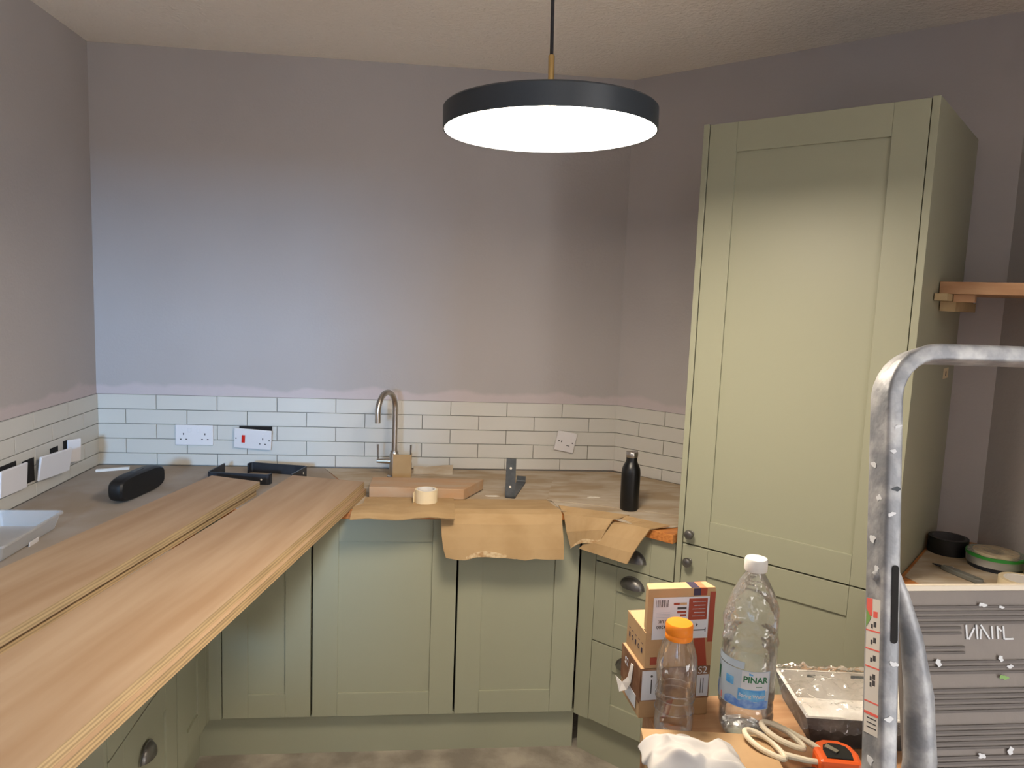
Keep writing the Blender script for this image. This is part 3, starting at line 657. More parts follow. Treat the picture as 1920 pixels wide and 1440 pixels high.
# cardboard guard around the tap
o = thing('cardboard_guard', 'bent piece of cardboard standing in front of the tap', 'cardboard', (1.230, -0.186, ZW+0.0022))
MB().grid([[(-0.038, 0.055, 0.0), (-0.036, 0.0, 0.0), (0.036, 0.003, 0.0), (0.038, 0.05, 0.0)], [(-0.037, 0.055, 0.096), (-0.035, 0.001, 0.099), (0.037, 0.004, 0.097), (0.038, 0.05, 0.094)]], 0.003).build('sheet', 'card', o)
tag(MB().grid([[(1.275, -0.105, ZW+0.003), (1.33, -0.11, ZW+0.003), (1.40, -0.112, ZW+0.003), (1.435, -0.115, ZW+0.003)], [(1.275, -0.075, ZW+0.030), (1.33, -0.07, ZW+0.026), (1.40, -0.07, ZW+0.033), (1.437, -0.075, ZW+0.036)]], 0.003).build('cardboard_scrap', 'card_dusty'), 'low bent cardboard scrap against the tiles right of the tap', 'cardboard')
# timber block
tag(MB().prism([(1.127, -0.482), (1.466, -0.504), (1.547, -0.351), (1.127, -0.335)], ZW+0.007, ZW+0.046).build('timber_block', 'beech', bevel=0.002), 'thick timber board offcut lying in front of the tap', 'timber')
# tape roll
def tape_roll(name, lab, loc, ro, ri, h, m_out, m_core, group=None):
    o = thing(name, lab, 'tape', loc, 0, group)
    MB().lathe([(ro, 0), (ro, h), (ri+0.004, h), (ri+0.004, 0)], 40, closed=True).build('tape', m_out, o, smooth=True)
    MB().lathe([(ri+0.004, 0), (ri+0.004, h+0.0005), (ri, h+0.0005), (ri, 0)], 40, closed=True).build('core', m_core, o, smooth=True)
    return o
o = tape_roll('tape_roll', 'cream masking tape roll on the cardboard in front of the timber block', (1.331, -0.550, ZW+0.0095), 0.040, 0.030, 0.048, 'masking', 'masking_core')
MB().grid([[(-0.0395, -0.006, 0.0), (-0.046, -0.018, 0.0), (-0.044, -0.026, 0.0)], [(-0.0395, -0.006, 0.044), (-0.046, -0.018, 0.036), (-0.044, -0.026, 0.030)]], 0.0006).build('loose_end', 'masking', o)
# flask
o = thing('flask', 'matt black drinking flask with a steel cap standing on the cardboard', 'flask', (2.052, -0.598, ZW+0.0042))
MB().lathe([(0.030, 0), (0.0325, 0.003), (0.0335, 0.02), (0.0335, 0.132), (0.032, 0.148), (0.027, 0.162), (0.0215, 0.171), (0.0195, 0.180), (0.0195, 0.192), (0.001, 0.192)], 40).build('body', 'flask', o, smooth=True)
MB().lathe([(0.0205, 0.190), (0.0215, 0.193), (0.0215, 0.206), (0.020, 0.209), (0.001, 0.2095)], 40).build('cap', 'steel', o, smooth=True)['label'] = 'brushed steel cap'

# ------------------------------------------------------------------ things in the niche
ZN = 0.9302
sheet('cardboard_sheet', [RW(1.262, 0.20)[:2], RW(1.30, 0.10)[:2], (3.05, -1.10), (3.04, -1.50), (2.70, -1.50), RW(1.265, 0.52)[:2]], ZN, 0.003, 'card_dusty', 'piece of brown cardboard under the tapes beside the tall cabinet')
ZN += 0.0032
tape_roll('tape_roll', 'black tape roll beside the tall cabinet side panel', (2.925, -1.070, ZN), 0.055, 0.044, 0.048, 'black', 'plastic_grey')
o = thing('tape_pack', 'green-rimmed clear blister pack with a tape roll inside', 'package', (2.98, -1.196, ZN))
MB().lathe([(0.068, 0.0), (0.068, 0.012), (0.001, 0.012)], 40).build('lid', 'blue_lid', o, smooth=True)
MB().lathe([(0.0725, 0.012), (0.0745, 0.036), (0.064, 0.038), (0.060, 0.014)], 40, closed=True).build('blister', 'tubclear', o, smooth=True)
MB().lathe([(0.0755, 0.034), (0.0755, 0.042), (0.069, 0.043), (0.069, 0.034)], 40, closed=True).build('rim', 'tape_green', o, smooth=True)['label'] = 'bright green rim'
MB().lathe([(0.058, 0.014), (0.058, 0.047), (0.034, 0.047), (0.034, 0.014)], 40, closed=True).build('tape', 'masking', o, smooth=True)
MB().lathe([(0.074, 0.0435), (0.060, 0.048), (0.036, 0.049), (0.001, 0.047)], 24, fn=lambda a, z: 1+0.05*math.sin(a*7+z*300)).build('film', 'film', o, smooth=True)
o = thing('tape_tub', 'green and cream round carton standing at the photo edge behind the masking tape', 'package', (3.03, -1.316, ZN))
MB().lathe([(0.046, 0), (0.046, 0.066), (0.042, 0.066), (0.042, 0.004)], 40, closed=True).build('wall', 'tin_green', o, smooth=True)
MB().lathe([(0.0465, 0.062), (0.0465, 0.069), (0.0415, 0.069), (0.0415, 0.062)], 40, closed=True).build('rim', 'masking', o, smooth=True)
MB().lathe([(0.042, 0.002), (0.042, 0.005), (0.001, 0.005)], 40).build('base', 'masking', o)
b = MB(); A0_, A1_ = math.radians(168), math.radians(212)
b.grid([[(0.0464*math.cos(A0_+(A1_-A0_)*k/8), 0.0464*math.sin(A0_+(A1_-A0_)*k/8), z) for k in range(9)] for z in (0.004, 0.058)]); b.build('cream_patch', 'masking', o)['label'] = 'cream printed patch'
o = tape_roll('tape_roll', 'cream masking tape roll at the front of the recess worktop', (2.925, -1.357, ZN), 0.052, 0.036, 0.026, 'masking', 'masking_core')
MB().lathe([(0.036, 0.0225), (0.036, 0.0245), (0.001, 0.0245)], 32).build('paper_disc', 'masking_core', o)
o = thing('utility_knife', 'grey folding utility knife on the cardboard beside the masking tape', 'knife', (2.818, -1.268, ZN), math.atan2(-0.111, 0.028))
MB().prism([(-0.055, -0.008), (-0.02, -0.012), (0.06, -0.012), (0.07, 0.0), (0.06, 0.012), (-0.03, 0.011), (-0.055, 0.004)], 0, 0.014).build('handle', 'knife', o, bevel=0.003)
MB().prism([(-0.085, -0.004), (-0.05, -0.007), (-0.05, 0.006), (-0.078, 0.004)], 0.005, 0.008).build('blade_end', 'black_metal', o)
MB().tube([(-0.030, 0.011, 0.010), (-0.048, 0.017, 0.010), (-0.040, 0.020, 0.010), (-0.022, 0.0125, 0.010)], 0.0014, 8).build('clip', 'steel', o, smooth=True)

# ------------------------------------------------------------------ foreground bench
ZB0 = 0.93
o = thing('work_bench', 'small timber work bench in the foreground carrying bottles and boxes', 'bench', (2.0, -1.97, 0))
for y0, y1 in ((-0.165, -0.022), (-0.018, 0.118)): MB().box(-0.262, 0.36, y0, y1, ZB0-0.025, ZB0).build('plank', 'pine', o, bevel=0.002)
for sx_ in (-0.235, 0.30):
    for sy_ in (-0.13, 0.09): MB().box(sx_-0.02, sx_+0.02, sy_-0.02, sy_+0.02, 0, ZB0-0.025).build('leg', 'pine', o, bevel=0.002)
    MB().box(sx_-0.015, sx_+0.015, -0.11, 0.07, 0.25, 0.29).build('stretcher', 'pine', o)
ZB0 += 0.0004
# big water bottle
o = thing('water_bottle', 'large clear water bottle with a white cap and a blue label', 'bottle', (1.893, -1.962, ZB0), math.radians(-14))
prof = [(0.030, 0.0), (0.040, 0.004), (0.0445, 0.02), (0.0455, 0.036), (0.0435, 0.044), (0.0458, 0.052), (0.0440, 0.060), (0.0458, 0.068), (0.0455, 0.150), (0.0440, 0.158), (0.0462, 0.168), (0.0440, 0.178), (0.0455, 0.190), (0.0458, 0.202), (0.0420, 0.222), (0.0340, 0.248), (0.0240, 0.268), (0.0165, 0.280), (0.0135, 0.288), (0.0135, 0.296)]
def crump(a, z):
    k = 0.028*math.sin(3*a+z*60)+0.02*math.sin(5*a-z*130)
    if z < 0.03: k += 0.06*math.cos(5*a)*(1-z/0.03)
    return 1+k*(1 if (z < 0.05 or 0.15 < z < 0.26) else 0.15)
prof = [(0.0255*0+r, z) for r, z in prof]
fine = []
for i in range(len(prof)-1):
    for k in range(3): q_ = k/3; fine.append((prof[i][0]*(1-q_)+prof[i+1][0]*q_, prof[i][1]*(1-q_)+prof[i+1][1]*q_))
fine.append(prof[-1])
MB().lathe(fine, 48, fn=crump).build('body', 'pet', o, smooth=True)
wf_ = [(r*0.965, z+0.001) for r, z in fine if z < 0.118]
wf_.append((wf_[-1][0], 0.1185))
MB().lathe(wf_, 48, fn=crump).build('water', 'water', o, smooth=True)
MB().lathe([(0.0185, 0.286), (0.0190, 0.288), (0.0190, 0.304), (0.0175, 0.307), (0.001, 0.3075)], 36).build('cap', 'cap_white', o, smooth=True)['label'] = 'white screw cap'
def cyl(R_, arc0, arc1, z0, z1, n_=24, zt=None):
    return [[(R_*math.cos(arc0+(arc1-arc0)*k/n_), R_*math.sin(arc0+(arc1-arc0)*k/n_), (zt(k/n_) if (zt and j) else (z0, z1)[j])) for k in range(n_+1)] for j in (0, 1)]
def dg(a): return math.radians(a)
RL = 0.0466
lb = MB().grid(cyl(RL, dg(170), dg(308), 0.062, 0.128)).build('label', 'label_pale', o, smooth=True); lb['label'] = 'pale blue paper label'
MB().grid(cyl(RL+0.0002, dg(248), dg(304), 0.094, 0.127)).build('logo_panel', 'label_white', lb, smooth=True)
MB().grid(cyl(RL+0.0003, dg(242), dg(298), 0.076, 0.096)).build('blue_band', 'label_blue', lb, smooth=True)
MB().grid(cyl(RL+0.0004, dg(212), dg(306), 0.0635, 0.075, 24, lambda q: 0.074+0.006*abs(math.sin(q*9))*(1-0.4*q))).build('mountain_print', 'label_mount', lb, smooth=True)
MB().grid(cyl(RL+0.0004, dg(213), dg(232), 0.098, 0.112)).build('blue_patch', 'label_blue', lb, smooth=True)
MB().grid(cyl(RL+0.0004, dg(184), dg(192), 0.094, 0.118)).build('green_patch', 'label_green', lb, smooth=True)
MB().grid(cyl(RL+0.0004, dg(178), dg(186), 0.066, 0.088)).build('blue_patch', 'label_mount', lb, smooth=True)
MB().grid(cyl(RL+0.0004, dg(198), dg(203), 0.064, 0.076)).build('pink_patch', 'label_pink', lb, smooth=True)
def bendf(ang0, R_):
    def f(p): a = ang0+p.x/R_; return Vector(((R_-p.y)*math.cos(a), (R_-p.y)*math.sin(a), p.z))
    return f
text('lettering', 'PINAR', 0.0145, 'label_green', lb, T(0, -0.0006, 0.113) @ FRONT, 0.0003, 0.0003, bendf(dg(276), RL))
text('lettering', 'Spring Water', 0.0080, 'label_white', lb, T(0, -0.0008, 0.085) @ FRONT, 0.0003, 0.0001, bendf(dg(271), RL))
MB().grid(cyl(RL+0.0006, dg(262), dg(270), 0.121, 0.1245, 8, lambda q: 0.1255-0.003*q)).build('logo_swoosh', 'label_blue', lb)
MB().grid(cyl(RL+0.0006, dg(277), dg(290), 0.1015, 0.1026, 8)).build('logo_swoosh', 'label_green', lb)
MB().grid(cyl(RL+0.0002, dg(172), dg(252), 0.130, 0.142)).build('upper_print', 'label_pale', lb, smooth=True)
# small bottle
o = thing('juice_bottle', 'small empty clear bottle with an orange cap in front of the screw boxes', 'bottle', (1.765, -1.967, ZB0))
prof = [(0.022, 0.0), (0.029, 0.003), (0.0325, 0.012), (0.0325, 0.03), (0.0315, 0.040), (0.031, 0.058), (0.0325, 0.068), (0.031, 0.078), (0.0325, 0.090), (0.0345, 0.110), (0.0345, 0.125), (0.0325, 0.140), (0.027, 0.158), (0.0215, 0.170), (0.0195, 0.176), (0.0195, 0.182)]
MB().lathe(prof, 40, fn=lambda a, z: 1+0.008*math.sin(4*a+z*50)).build('body', 'pet_small', o, smooth=True)
MB().lathe([(0.0225, 0.170), (0.0228, 0.172), (0.0228, 0.1775), (0.0218, 0.179), (0.0228, 0.1805), (0.0228, 0.194), (0.021, 0.197), (0.001, 0.1975)], 40).build('cap', 'cap_orange', o, smooth=True)['label'] = 'orange screw cap'
for z in (0.045, 0.066, 0.078): MB().lathe([(0.0330, z), (0.0335, z+0.0012), (0.0330, z+0.0024), (0.0320, z+0.0012)], 40, closed=True).build('ring', 'pet_small', o, smooth=True)

# screw boxes
BA = math.radians(4)
o = thing('screw_box', 'brown printed screw box marked S2 standing at the bottom of the stack', 'box', (1.778, -1.868, ZB0), BA)
MB().box(-0.064, 0.064, -0.05, 0.05, 0, 0.092).build('carton', 'carton', o, bevel=0.001)
MB().box(-0.0652, -0.064, -0.05, 0.05, 0.028, 0.0918).build('side_print', 'box_brown', o)
MB().box(-0.0640, 0.0640, -0.0512, -0.0501, 0.032, 0.0918).build('front_print', 'box_brown', o)
lb = MB().box(-0.062, -0.026, -0.0518, -0.0513, 0.034, 0.088).build('label', 'label_white', o); lb['label'] = 'white paper label'
MB().box(-0.0455, -0.0435, -0.0522, -0.0519, 0.046, 0.072).build('print_line', 'ink', lb); MB().lathe([(0.0022, 0), (0.0022, 0.0003), (0.0001, 0.0003)], 10, (-0.0445, -0.0519, 0.078), FRONT).build('print_dot', 'ink', lb)
lb = MB().box(0.040, 0.062, -0.0518, -0.0513, 0.036, 0.076).build('label', 'label_white', o); lb['label'] = 'white paper label'
for x in (0.047, 0.0515): MB().box(x, x+0.0012, -0.0522, -0.0519, 0.042, 0.070).build('print_line', 'ink', lb)
text('lettering', 'S2', 0.019, 'label_white', o, T(0.050, -0.0516, 0.084) @ FRONT)
text('lettering', 'S2', 0.020, 'label_white', o, T(-0.0656, 0.020, 0.070) @ RZ(math.radians(-90)) @ FRONT)
MB().box(-0.0658, -0.0653, -0.035, 0.02, 0.010, 0.034).build('label', 'label_white', o)['label'] = 'white side label'
MB().grid([[(-0.0660, -0.006, 0.080), (-0.0660, -0.018, 0.082)], [(-0.068, 0.002, 0.050), (-0.067, -0.012, 0.046)], [(-0.072, 0.020, 0.030), (-0.069, 0.0, 0.026)], [(-0.080, 0.034, 0.036), (-0.076, 0.020, 0.012)]], 0.0008).build('torn_paper', 'masking_core', o)['label'] = 'torn white paper strip'
b = MB(); b.add([(-0.022, -0.0519, 0.0), (-0.010, -0.0519, 0.0), (-0.002, -0.0519, 0.032), (-0.014, -0.0519, 0.032)], [(0, 1, 2, 3)]); b.build('red_stripe', 'box_red', o)
o = thing('screw_box', 'open tan screw box with its upright lid label upside down, on top of the stack', 'box', (1.781, -1.868, ZB0+0.0925), BA)
b = MB(); w_, d0, d1, hh = 0.062, -0.050, 0.046, 0.064; th = 0.0015
b.box(-w_, w_, d0, d1, 0, th); b.box(-w_, -w_+th, d0, d1, th, hh); b.box(w_-th, w_, d0, d1, th, hh); b.box(-w_+th, w_-th, d0, d0+th, th, hh); b.box(-w_+th, w_-th, d1-th, d1, th, hh)
b.build('carton', 'carton', o)
MB().grid([[(-w_+0.002, d0+0.03, hh-0.006), (0.0, d0+0.03, hh-0.006)], [(-w_+0.002, d1-0.002, hh+0.001), (0.0, d1-0.002, hh+0.001)]], 0.0012).build('flap', 'carton_in', o)
lid = MB().prism([(-w_, d0), (w_, d0), (w_-0.006, d0+0.028), (-w_+0.006, d0+0.028)], hh, hh+0.079).build('lid', 'carton', o, bevel=0.0008)
MB().prism([(-w_+0.001, d0+0.0005), (w_-0.001, d0+0.0005), (w_-0.007, d0+0.027), (-w_+0.007, d0+0.027)], hh+0.079, hh+0.0796).build('lid_top', 'carton_in', lid)
yl = d0-0.0003
MB().box(0.052, 0.0619, yl-0.0003, yl, hh-0.02, hh+0.072).build('red_edge', 'box_red', lid)
MB().box(0.021, 0.034, yl-0.0003, yl, hh+0.066, hh+0.0788).build('navy_print', 'box_navy', lid); MB().box(0.034, 0.046, yl-0.0003, yl, hh+0.066, hh+0.0788).build('orange_print', 'box_red', lid)
MB().box(0.017, 0.032, d0+0.001, d0+0.026, hh+0.0796, hh+0.0800).build('navy_print', 'box_navy', lid); MB().box(0.032, 0.044, d0+0.001, d0+0.026, hh+0.0796, hh+0.0800).build('orange_print', 'box_orange', lid)
b = MB(); b.add([(0.030, yl-0.0002, -0.0), (0.054, yl-0.0002, -0.0), (0.046, yl-0.0002, hh-0.005), (0.026, yl-0.0002, hh-0.005)], [(0, 1, 2, 3)]); b.build('red_stripe', 'box_red', o)
MB().box(-0.052, -0.040, yl-0.0003, yl, 0.006, 0.020).build('red_patch', 'box_red', o)
lb = MB().box(-0.052, 0.051, yl-0.0006, yl-0.0001, hh-0.012, hh+0.064).build('label', 'label_white', lid); lb['label'] = 'white printed label, upside down'
y3 = yl-0.0009
def bar(x0, x1, z0, z1, m_, nm='print_block'): MB().box(x0, x1, y3, y3+0.0002, hh+z0, hh+z1).build(nm, m_, lb)
for k, w in enumerate((1, 2, 1, 1, 3, 1, 2, 1, 1, 2)): bar(-0.047+k*0.0023, -0.047+k*0.0023+0.0006*w, 0.047, 0.060, 'ink', 'barcode_bar')
bar(0.013, 0.0475, 0.022, 0.061, 'box_red')
for k in range(5): bar(0.020+0.003*(k % 2), 0.044, 0.028+k*0.0065, 0.0295+k*0.0065, 'label_white', 'print_line')
for z, x0, x1, m_ in ((0.050, -0.015, -0.004, 'box_red'), (0.050, -0.003, 0.009, 'carton'), (0.042, -0.008, 0.009, 'ink'), (0.035, -0.008, 0.009, 'box_red'), (0.029, -0.002, 0.009, 'box_red')): bar(x0, x1, z, z+0.004, m_)
for k in range(4): bar(-0.046, -0.021, 0.028+k*0.0028, 0.0288+k*0.0028, 'label_pale', 'print_line')
flip = T(-0.036, y3, hh+0.011) @ FRONT @ Matrix.Rotation(math.pi, 4, 'Z')
text('lettering', '4200', 0.0085, 'ink', lb, flip)
text('lettering', 'CE UK', 0.0075, 'ink', lb, T(-0.031, y3, hh+0.021) @ FRONT @ Matrix.Rotation(math.pi, 4, 'Z'))
bar(0.022, 0.046, 0.002, 0.004, 'ink', 'screw_print'); bar(0.0455, 0.047, -0.001, 0.007, 'ink', 'screw_print')
text('lettering', '4', 0.008, 'ink', lb, T(0.030, y3, hh+0.013) @ FRONT @ Matrix.Rotation(math.pi, 4, 'Z'))
SIDE = Matrix.Rotation(math.radians(-90), 4, 'Y')
for k in range(5):
    c = (-w_-0.0002, 0.030-k*0.016, 0.026)
    if k % 2: MB().lathe([(0.0042, 0), (0.0042, 0.0003), (0.0028, 0.0003), (0.0028, 0)], 16, c, SIDE, closed=True).build('printed_icon', 'box_navy', o)
    else: MB().box(c[0]-0.0003, c[0], c[1]-0.0028, c[1]+0.0028, c[2]-0.0045, c[2]+0.0045).build('printed_icon', 'box_navy', o)
    MB().box(c[0]-0.0003, c[0], c[1]-0.003, c[1]+0.003, c[2]+0.012, c[2]+0.0132).build('print_line', 'box_navy', o)

# flat carton, cloth, scissors, tape measure
o = thing('flat_carton', 'flat tan carton lying on the bench under the white cloth', 'box', (1.79, -2.068, ZB0), math.radians(-8))
MB().box(-0.100, 0.105, -0.060, 0.055, 0, 0.030).build('carton', 'carton', o, bevel=0.001)
MB().lathe([(0.016, 0.0302), (0.016, 0.0306), (0.001, 0.0306)], 24, (-0.035, 0.028, 0)).build('round_sticker', 'masking_core', o)['label'] = 'round grey sticker'
rows = []
for i in range(22):
    r = []
    for j in range(26):
        u, v = j/25, i/21
        x = -0.110+0.150*u; y = -0.085+0.100*v-0.012*u
        ed = min(u, 1-u, v, 1-v)*4; ed = min(1, ed)
        z = 0.012+0.034*ed**0.6+0.020*noise.noise(Vector((u*3.2, v*2.6, 1.7)))*ed+0.007*noise.noise(Vector((u*9, v*8, 5)))
        if u < 0.1: z = min(z, 0.008+u*0.3)
        x += 0.012*noise.noise(Vector((u*4, v*4, 9))); y += 0.012*noise.noise(Vector((u*4, v*4, 19)))
        r.append((x, y, max(z, 0.003)))
    rows.append(r)
o = MB().grid(rows, 0.0015).build('cloth', 'cloth', smooth=True, loc=(1.785, -2.085, ZB0+0.030), sub=1)
o.rotation_euler = (0, 0, math.radians(-6)); tag(o, 'crumpled white cloth lying on the flat carton', 'cloth')
o = thing('scissors', 'scissors with cream loop handles lying beside the white cloth', 'scissors', (1.905, -2.062, ZB0+0.032), math.radians(0))
def loop(cx, cy, a, ln, wd, z, tilt):
    P = []
    for k in range(25):
        th_ = 2*math.pi*k/24; x, y = ln*math.cos(th_), wd*math.sin(th_)*(1.0 if math.cos(th_) < 0 else 1-0.35*math.cos(th_))
        P.append((cx+x*math.cos(a)-y*math.sin(a), cy+x*math.sin(a)+y*math.cos(a), z+tilt*x))
    return P
for cx, cy, a, z in ((-0.022, 0.0, math.radians(-58), 0.004), (0.012, 0.010, math.radians(-52), 0.012)):
    MB().tube(loop(cx, cy, a, 0.036, 0.0155, z, -0.15), 0.0046, 10).build('handle_loop', 'cream', o, smooth=True)
MB().tube([(0.0, -0.022, 0.0), (0.03, -0.038, 0.0), (0.05, -0.044, 0.0)], [0.005, 0.0045, 0.004], 10).build('shank', 'cream', o, smooth=True)
MB().tube([(0.010, 0.042, 0.014), (0.030, 0.018, 0.012), (0.052, -0.010, 0.008), (0.066, -0.030, 0.004)], [0.004, 0.0042, 0.0045, 0.004], 10).build('shank', 'cream', o, smooth=True)
MB().prism([(0.045, -0.052), (0.060, -0.036), (0.10, -0.095), (0.094, -0.098)], -0.004, -0.001).build('blade', 'steel', o)
o = thing('tape_measure', 'orange tape measure at the bottom edge in front of the paint tray', 'tape measure', (1.985, -2.095, ZB0+0.002), math.radians(-12))
pl_ = [(-0.033, -0.03), (0.030, -0.03), (0.034, 0.0), (0.028, 0.024), (0.012, 0.034), (-0.012, 0.034), (-0.028, 0.024), (-0.034, 0.004)]
MB().prism(pl_, 0, 0.040).build('case', 'tape_orange', o, bevel=0.006)
MB().prism([(x*0.62, y*0.62-0.002) for x, y in pl_], 0.0402, 0.0420).build('grip', 'black', o, bevel=0.0006)
MB().prism([(-0.018, 0.004), (-0.012, 0.012), (0.002, -0.004), (-0.004, -0.010)], 0.0421, 0.0445).build('clip', 'steel', o)
o = tag(MB().box(-0.035, 0.035, -0.015, 0.015, 0, 0.02).build('dark_case', 'blue_lid', loc=(1.935, -2.112, ZB0), bevel=0.004), 'small navy case at the bottom edge under the scissors', 'case')

# paint tray in clear film
o = thing('paint_tray', 'paint-smeared white roller tray wrapped in clear film', 'tray', (2.100, -1.957, ZB0+0.001), math.radians(-8))
hw, hl, hz = 0.118, 0.083, 0.054
b = MB()
def tray_loop(w, l, z0, z1): return [(-w, -l, z0), (w, -l, z0), (w, l, z1), (-w, l, z1)]
out_ = [(-hw, -hl, hz), (hw, -hl, hz), (hw, hl, hz), (-hw, hl, hz)]; ob = [(-hw*0.86, -hl*0.9, 0.0), (hw*0.86, -hl*0.9, 0.0), (hw*0.86, hl*0.9, 0.0), (-hw*0.86, hl*0.9, 0.0)]
b.add(out_+ob, [(0, 1, 5, 4), (1, 2, 6, 5), (2, 3, 7, 6), (3, 0, 4, 7), (7, 6, 5, 4)]); b.build('outer_shell', 'tray_black', o)
inn = [(-hw+0.006, -hl+0.006, hz), (hw-0.006, -hl+0.006, hz), (hw-0.006, hl-0.006, hz), (-hw+0.006, hl-0.006, hz)]
inb = [(-hw*0.80, -hl*0.82, 0.024), (hw*0.80, -hl*0.82, 0.024), (hw*0.80, hl*0.80, 0.008), (-hw*0.80, hl*0.80, 0.008)]
MB().add(inn+inb, [(0, 4, 5, 1), (1, 5, 6, 2), (2, 6, 7, 3), (3, 7, 4, 0), (4, 7, 6, 5)]).build('inner_shell', 'tray_white', o)
MB().add([(p[0], p[1], hz) for p in out_]+[(p[0], p[1], hz+0.0006) for p in inn], [(0, 1, 5, 4), (1, 2, 6, 5), (2, 3, 7, 6), (3, 0, 4, 7)]).build('rim', 'tray_white', o)
for x0, x1, z in ((-0.06, -0.045, 0.044), (0.02, 0.075, 0.046), (0.05, 0.10, 0.036)):
    MB().box(x0, x1, hl-0.0085, hl-0.0075, z, z+0.005).build('paint_smear', 'dark_paint', o)
rows = []
for i in range(40):
    r = []
    for j in range(44):
        u, v = j/43, i/39
        x = -0.132+0.270*u; y = -0.096+0.192*v
        bx = max(0, abs(x+0.005)-0.112); by = max(0, abs(y)-0.078)
        z = hz+0.010-1.5*max(bx, by)+0.012*noise.noise(Vector((u*5, v*5, 3)))+0.009*abs(noise.noise(Vector((u*11, v*9, 7))))+0.006*noise.noise(Vector((u*23, v*19, 2)))
        r.append((x, y, max(0.004, z)))
    rows.append(r)
MB().grid(rows).build('clear_film', 'film', o, smooth=True)['label'] = 'crumpled clear plastic film'

# ------------------------------------------------------------------ step ladder
o = thing('step_ladder', 'paint-spattered aluminium step ladder with a hoop handrail, cut by the right edge', 'ladder', (2.10, -2.45, 0))
OX, OY = 2.10, -2.45
def rail_pt(z, side=-1):
    k = z-1.536; return Vector((side*(0.197-0.1015*k), -2.262+0.282*k-OY, z))
rprof = []
for cx, cy, a0 in ((0.55, 1.55, 0), (-0.55, 1.55, 90), (-0.55, -1.55, 180), (0.55, -1.55, 270)):
    for k in range(4): a = math.radians(a0+30*k); rprof.append((cx+0.45*math.cos(a), cy+0.45*math.sin(a)))
path = [rail_pt(0.02), rail_pt(0.5), rail_pt(1.0), rail_pt(1.3), rail_pt(1.530)]
rc = 0.066; c0 = rail_pt(1.540)
for k in range(1, 9):
    a = math.radians(90*k/8); path.append(Vector((c0.x+rc*(1-math.cos(a)), c0.y+0.282*rc*math.sin(a), c0.z+rc*math.sin(a))))
mir = [Vector((-p.x, p.y, p.z)) for p in reversed(path)]
MB().tube(path+mir, 0.0103, prof=rprof, upv=(1, 0, 0)).build('hoop_rail', 'alu', o, smooth=True)
for z, s_ in ((1.45, 0.9), (1.28, 0.7), (1.18, 1.0)):
    pass
# rear legs, flattened where they are pinned in the rail slot
for sd in (-1, 1):
    pth = [(-0.207, 0.137, 1.360), (-0.190, 0.134, 1.320), (-0.176, 0.128, 1.270), (-0.163, 0.122, 1.20), (-0.156, 0.117, 1.12), (-0.154, 0.13, 0.9), (-0.160, 0.17, 0.45), (-0.165, 0.20, 0.01)]
    rd = [0.006, 0.0085, 0.0125, 0.0165, 0.0185, 0.019, 0.019, 0.019]
    MB().tube([(p[0]*-sd, p[1], p[2]) for p in pth], rd, 18, upv=(1, 0, 0)).build('rear_leg', 'alu', o, smooth=True)
    pz = rail_pt(1.315, sd)
    rd_ = (rail_pt(1.6, sd)-rail_pt(1.0, sd)).normalized()
    sl = MB(); ux = Vector((1, 0, 0)); nz_ = ux.cross(rd_).normalized()
    if nz_.y > 0: nz_ = -nz_
    ring = []
    for k in range(20):
        a = 2*math.pi*k/20; ring.append((0.0042*math.cos(a), (0.040 if math.sin(a) > 0 else -0.040)+0.0042*math.sin(a)))
    P_ = [pz+ux*(p[0]*1.0+0.002*-sd)+rd_*p[1]+nz_*0.0211 for p in ring]; Q_ = [p+nz_*0.0006 for p in P_]
    n = 20; sl.add(P_+Q_, [tuple(range(n)), tuple(range(n, 2*n))]+[(k, (k+1) % n, n+(k+1) % n, n+k) for k in range(n)]); sl.build('slot', 'black_hole', o)['label'] = 'dark slot in the rail'
    bz = rail_pt(1.345, sd); MB().lathe([(0.006, 0), (0.0055, 0.003), (0.003, 0.005), (0.0001, 0.005)], 16, bz+Vector((sd*0.0104, -0.004, 0)), Matrix.Rotation(math.radians(90*sd), 4, 'Y')).build('rivet', 'alu', o, smooth=True)
    ft = rail_pt(0.0, sd); MB().box(ft.x-0.018, ft.x+0.018, ft.y-0.03, ft.y+0.03, 0, 0.05).build('foot', 'black', o, bevel=0.003)
# platform tread, folded up
P0, P1 = Vector((0, 0.188, 1.306)), Vector((0, 0.112, 1.009))
dv = (P1-P0); plen = dv.length; dv.normalize(); nv_ = Vector((-1, 0, 0)).cross(dv).normalized()
if nv_.y > 0: nv_ = -nv_
PM = Matrix((Vector((1, 0, 0)), dv, nv_)).transposed().to_4x4(); PM.translation = P0     # local x right, y down the panel, z to the camera
pan = MB().box(-0.158, 0.158, 0.002, plen, -0.012, 0, mt=PM).build('platform', 'tread', o, bevel=0.002)
MB().box(-0.159, 0.159, -0.004, 0.0035, -0.012, 0.003, mt=PM).build('lip', 'tread_lip', pan, bevel=0.0015)
def ribs(v0, n_, x0=-0.156, x1=0.156, st=0.0065):
    for k in range(n_): MB().box(x0, x1, v0+k*st, v0+k*st+0.0032, 0.0, 0.0022, mt=PM).build('rib', 'tread_dark', pan, bevel=0.0006)
ribs(0.022, 4); ribs(0.048, 2, -0.156, -0.075); ribs(0.072, 2, -0.156, -0.072); ribs(0.090, 3); ribs(0.124, 5); ribs(0.168, 5); ribs(0.205, 5); ribs(0.245, 6)
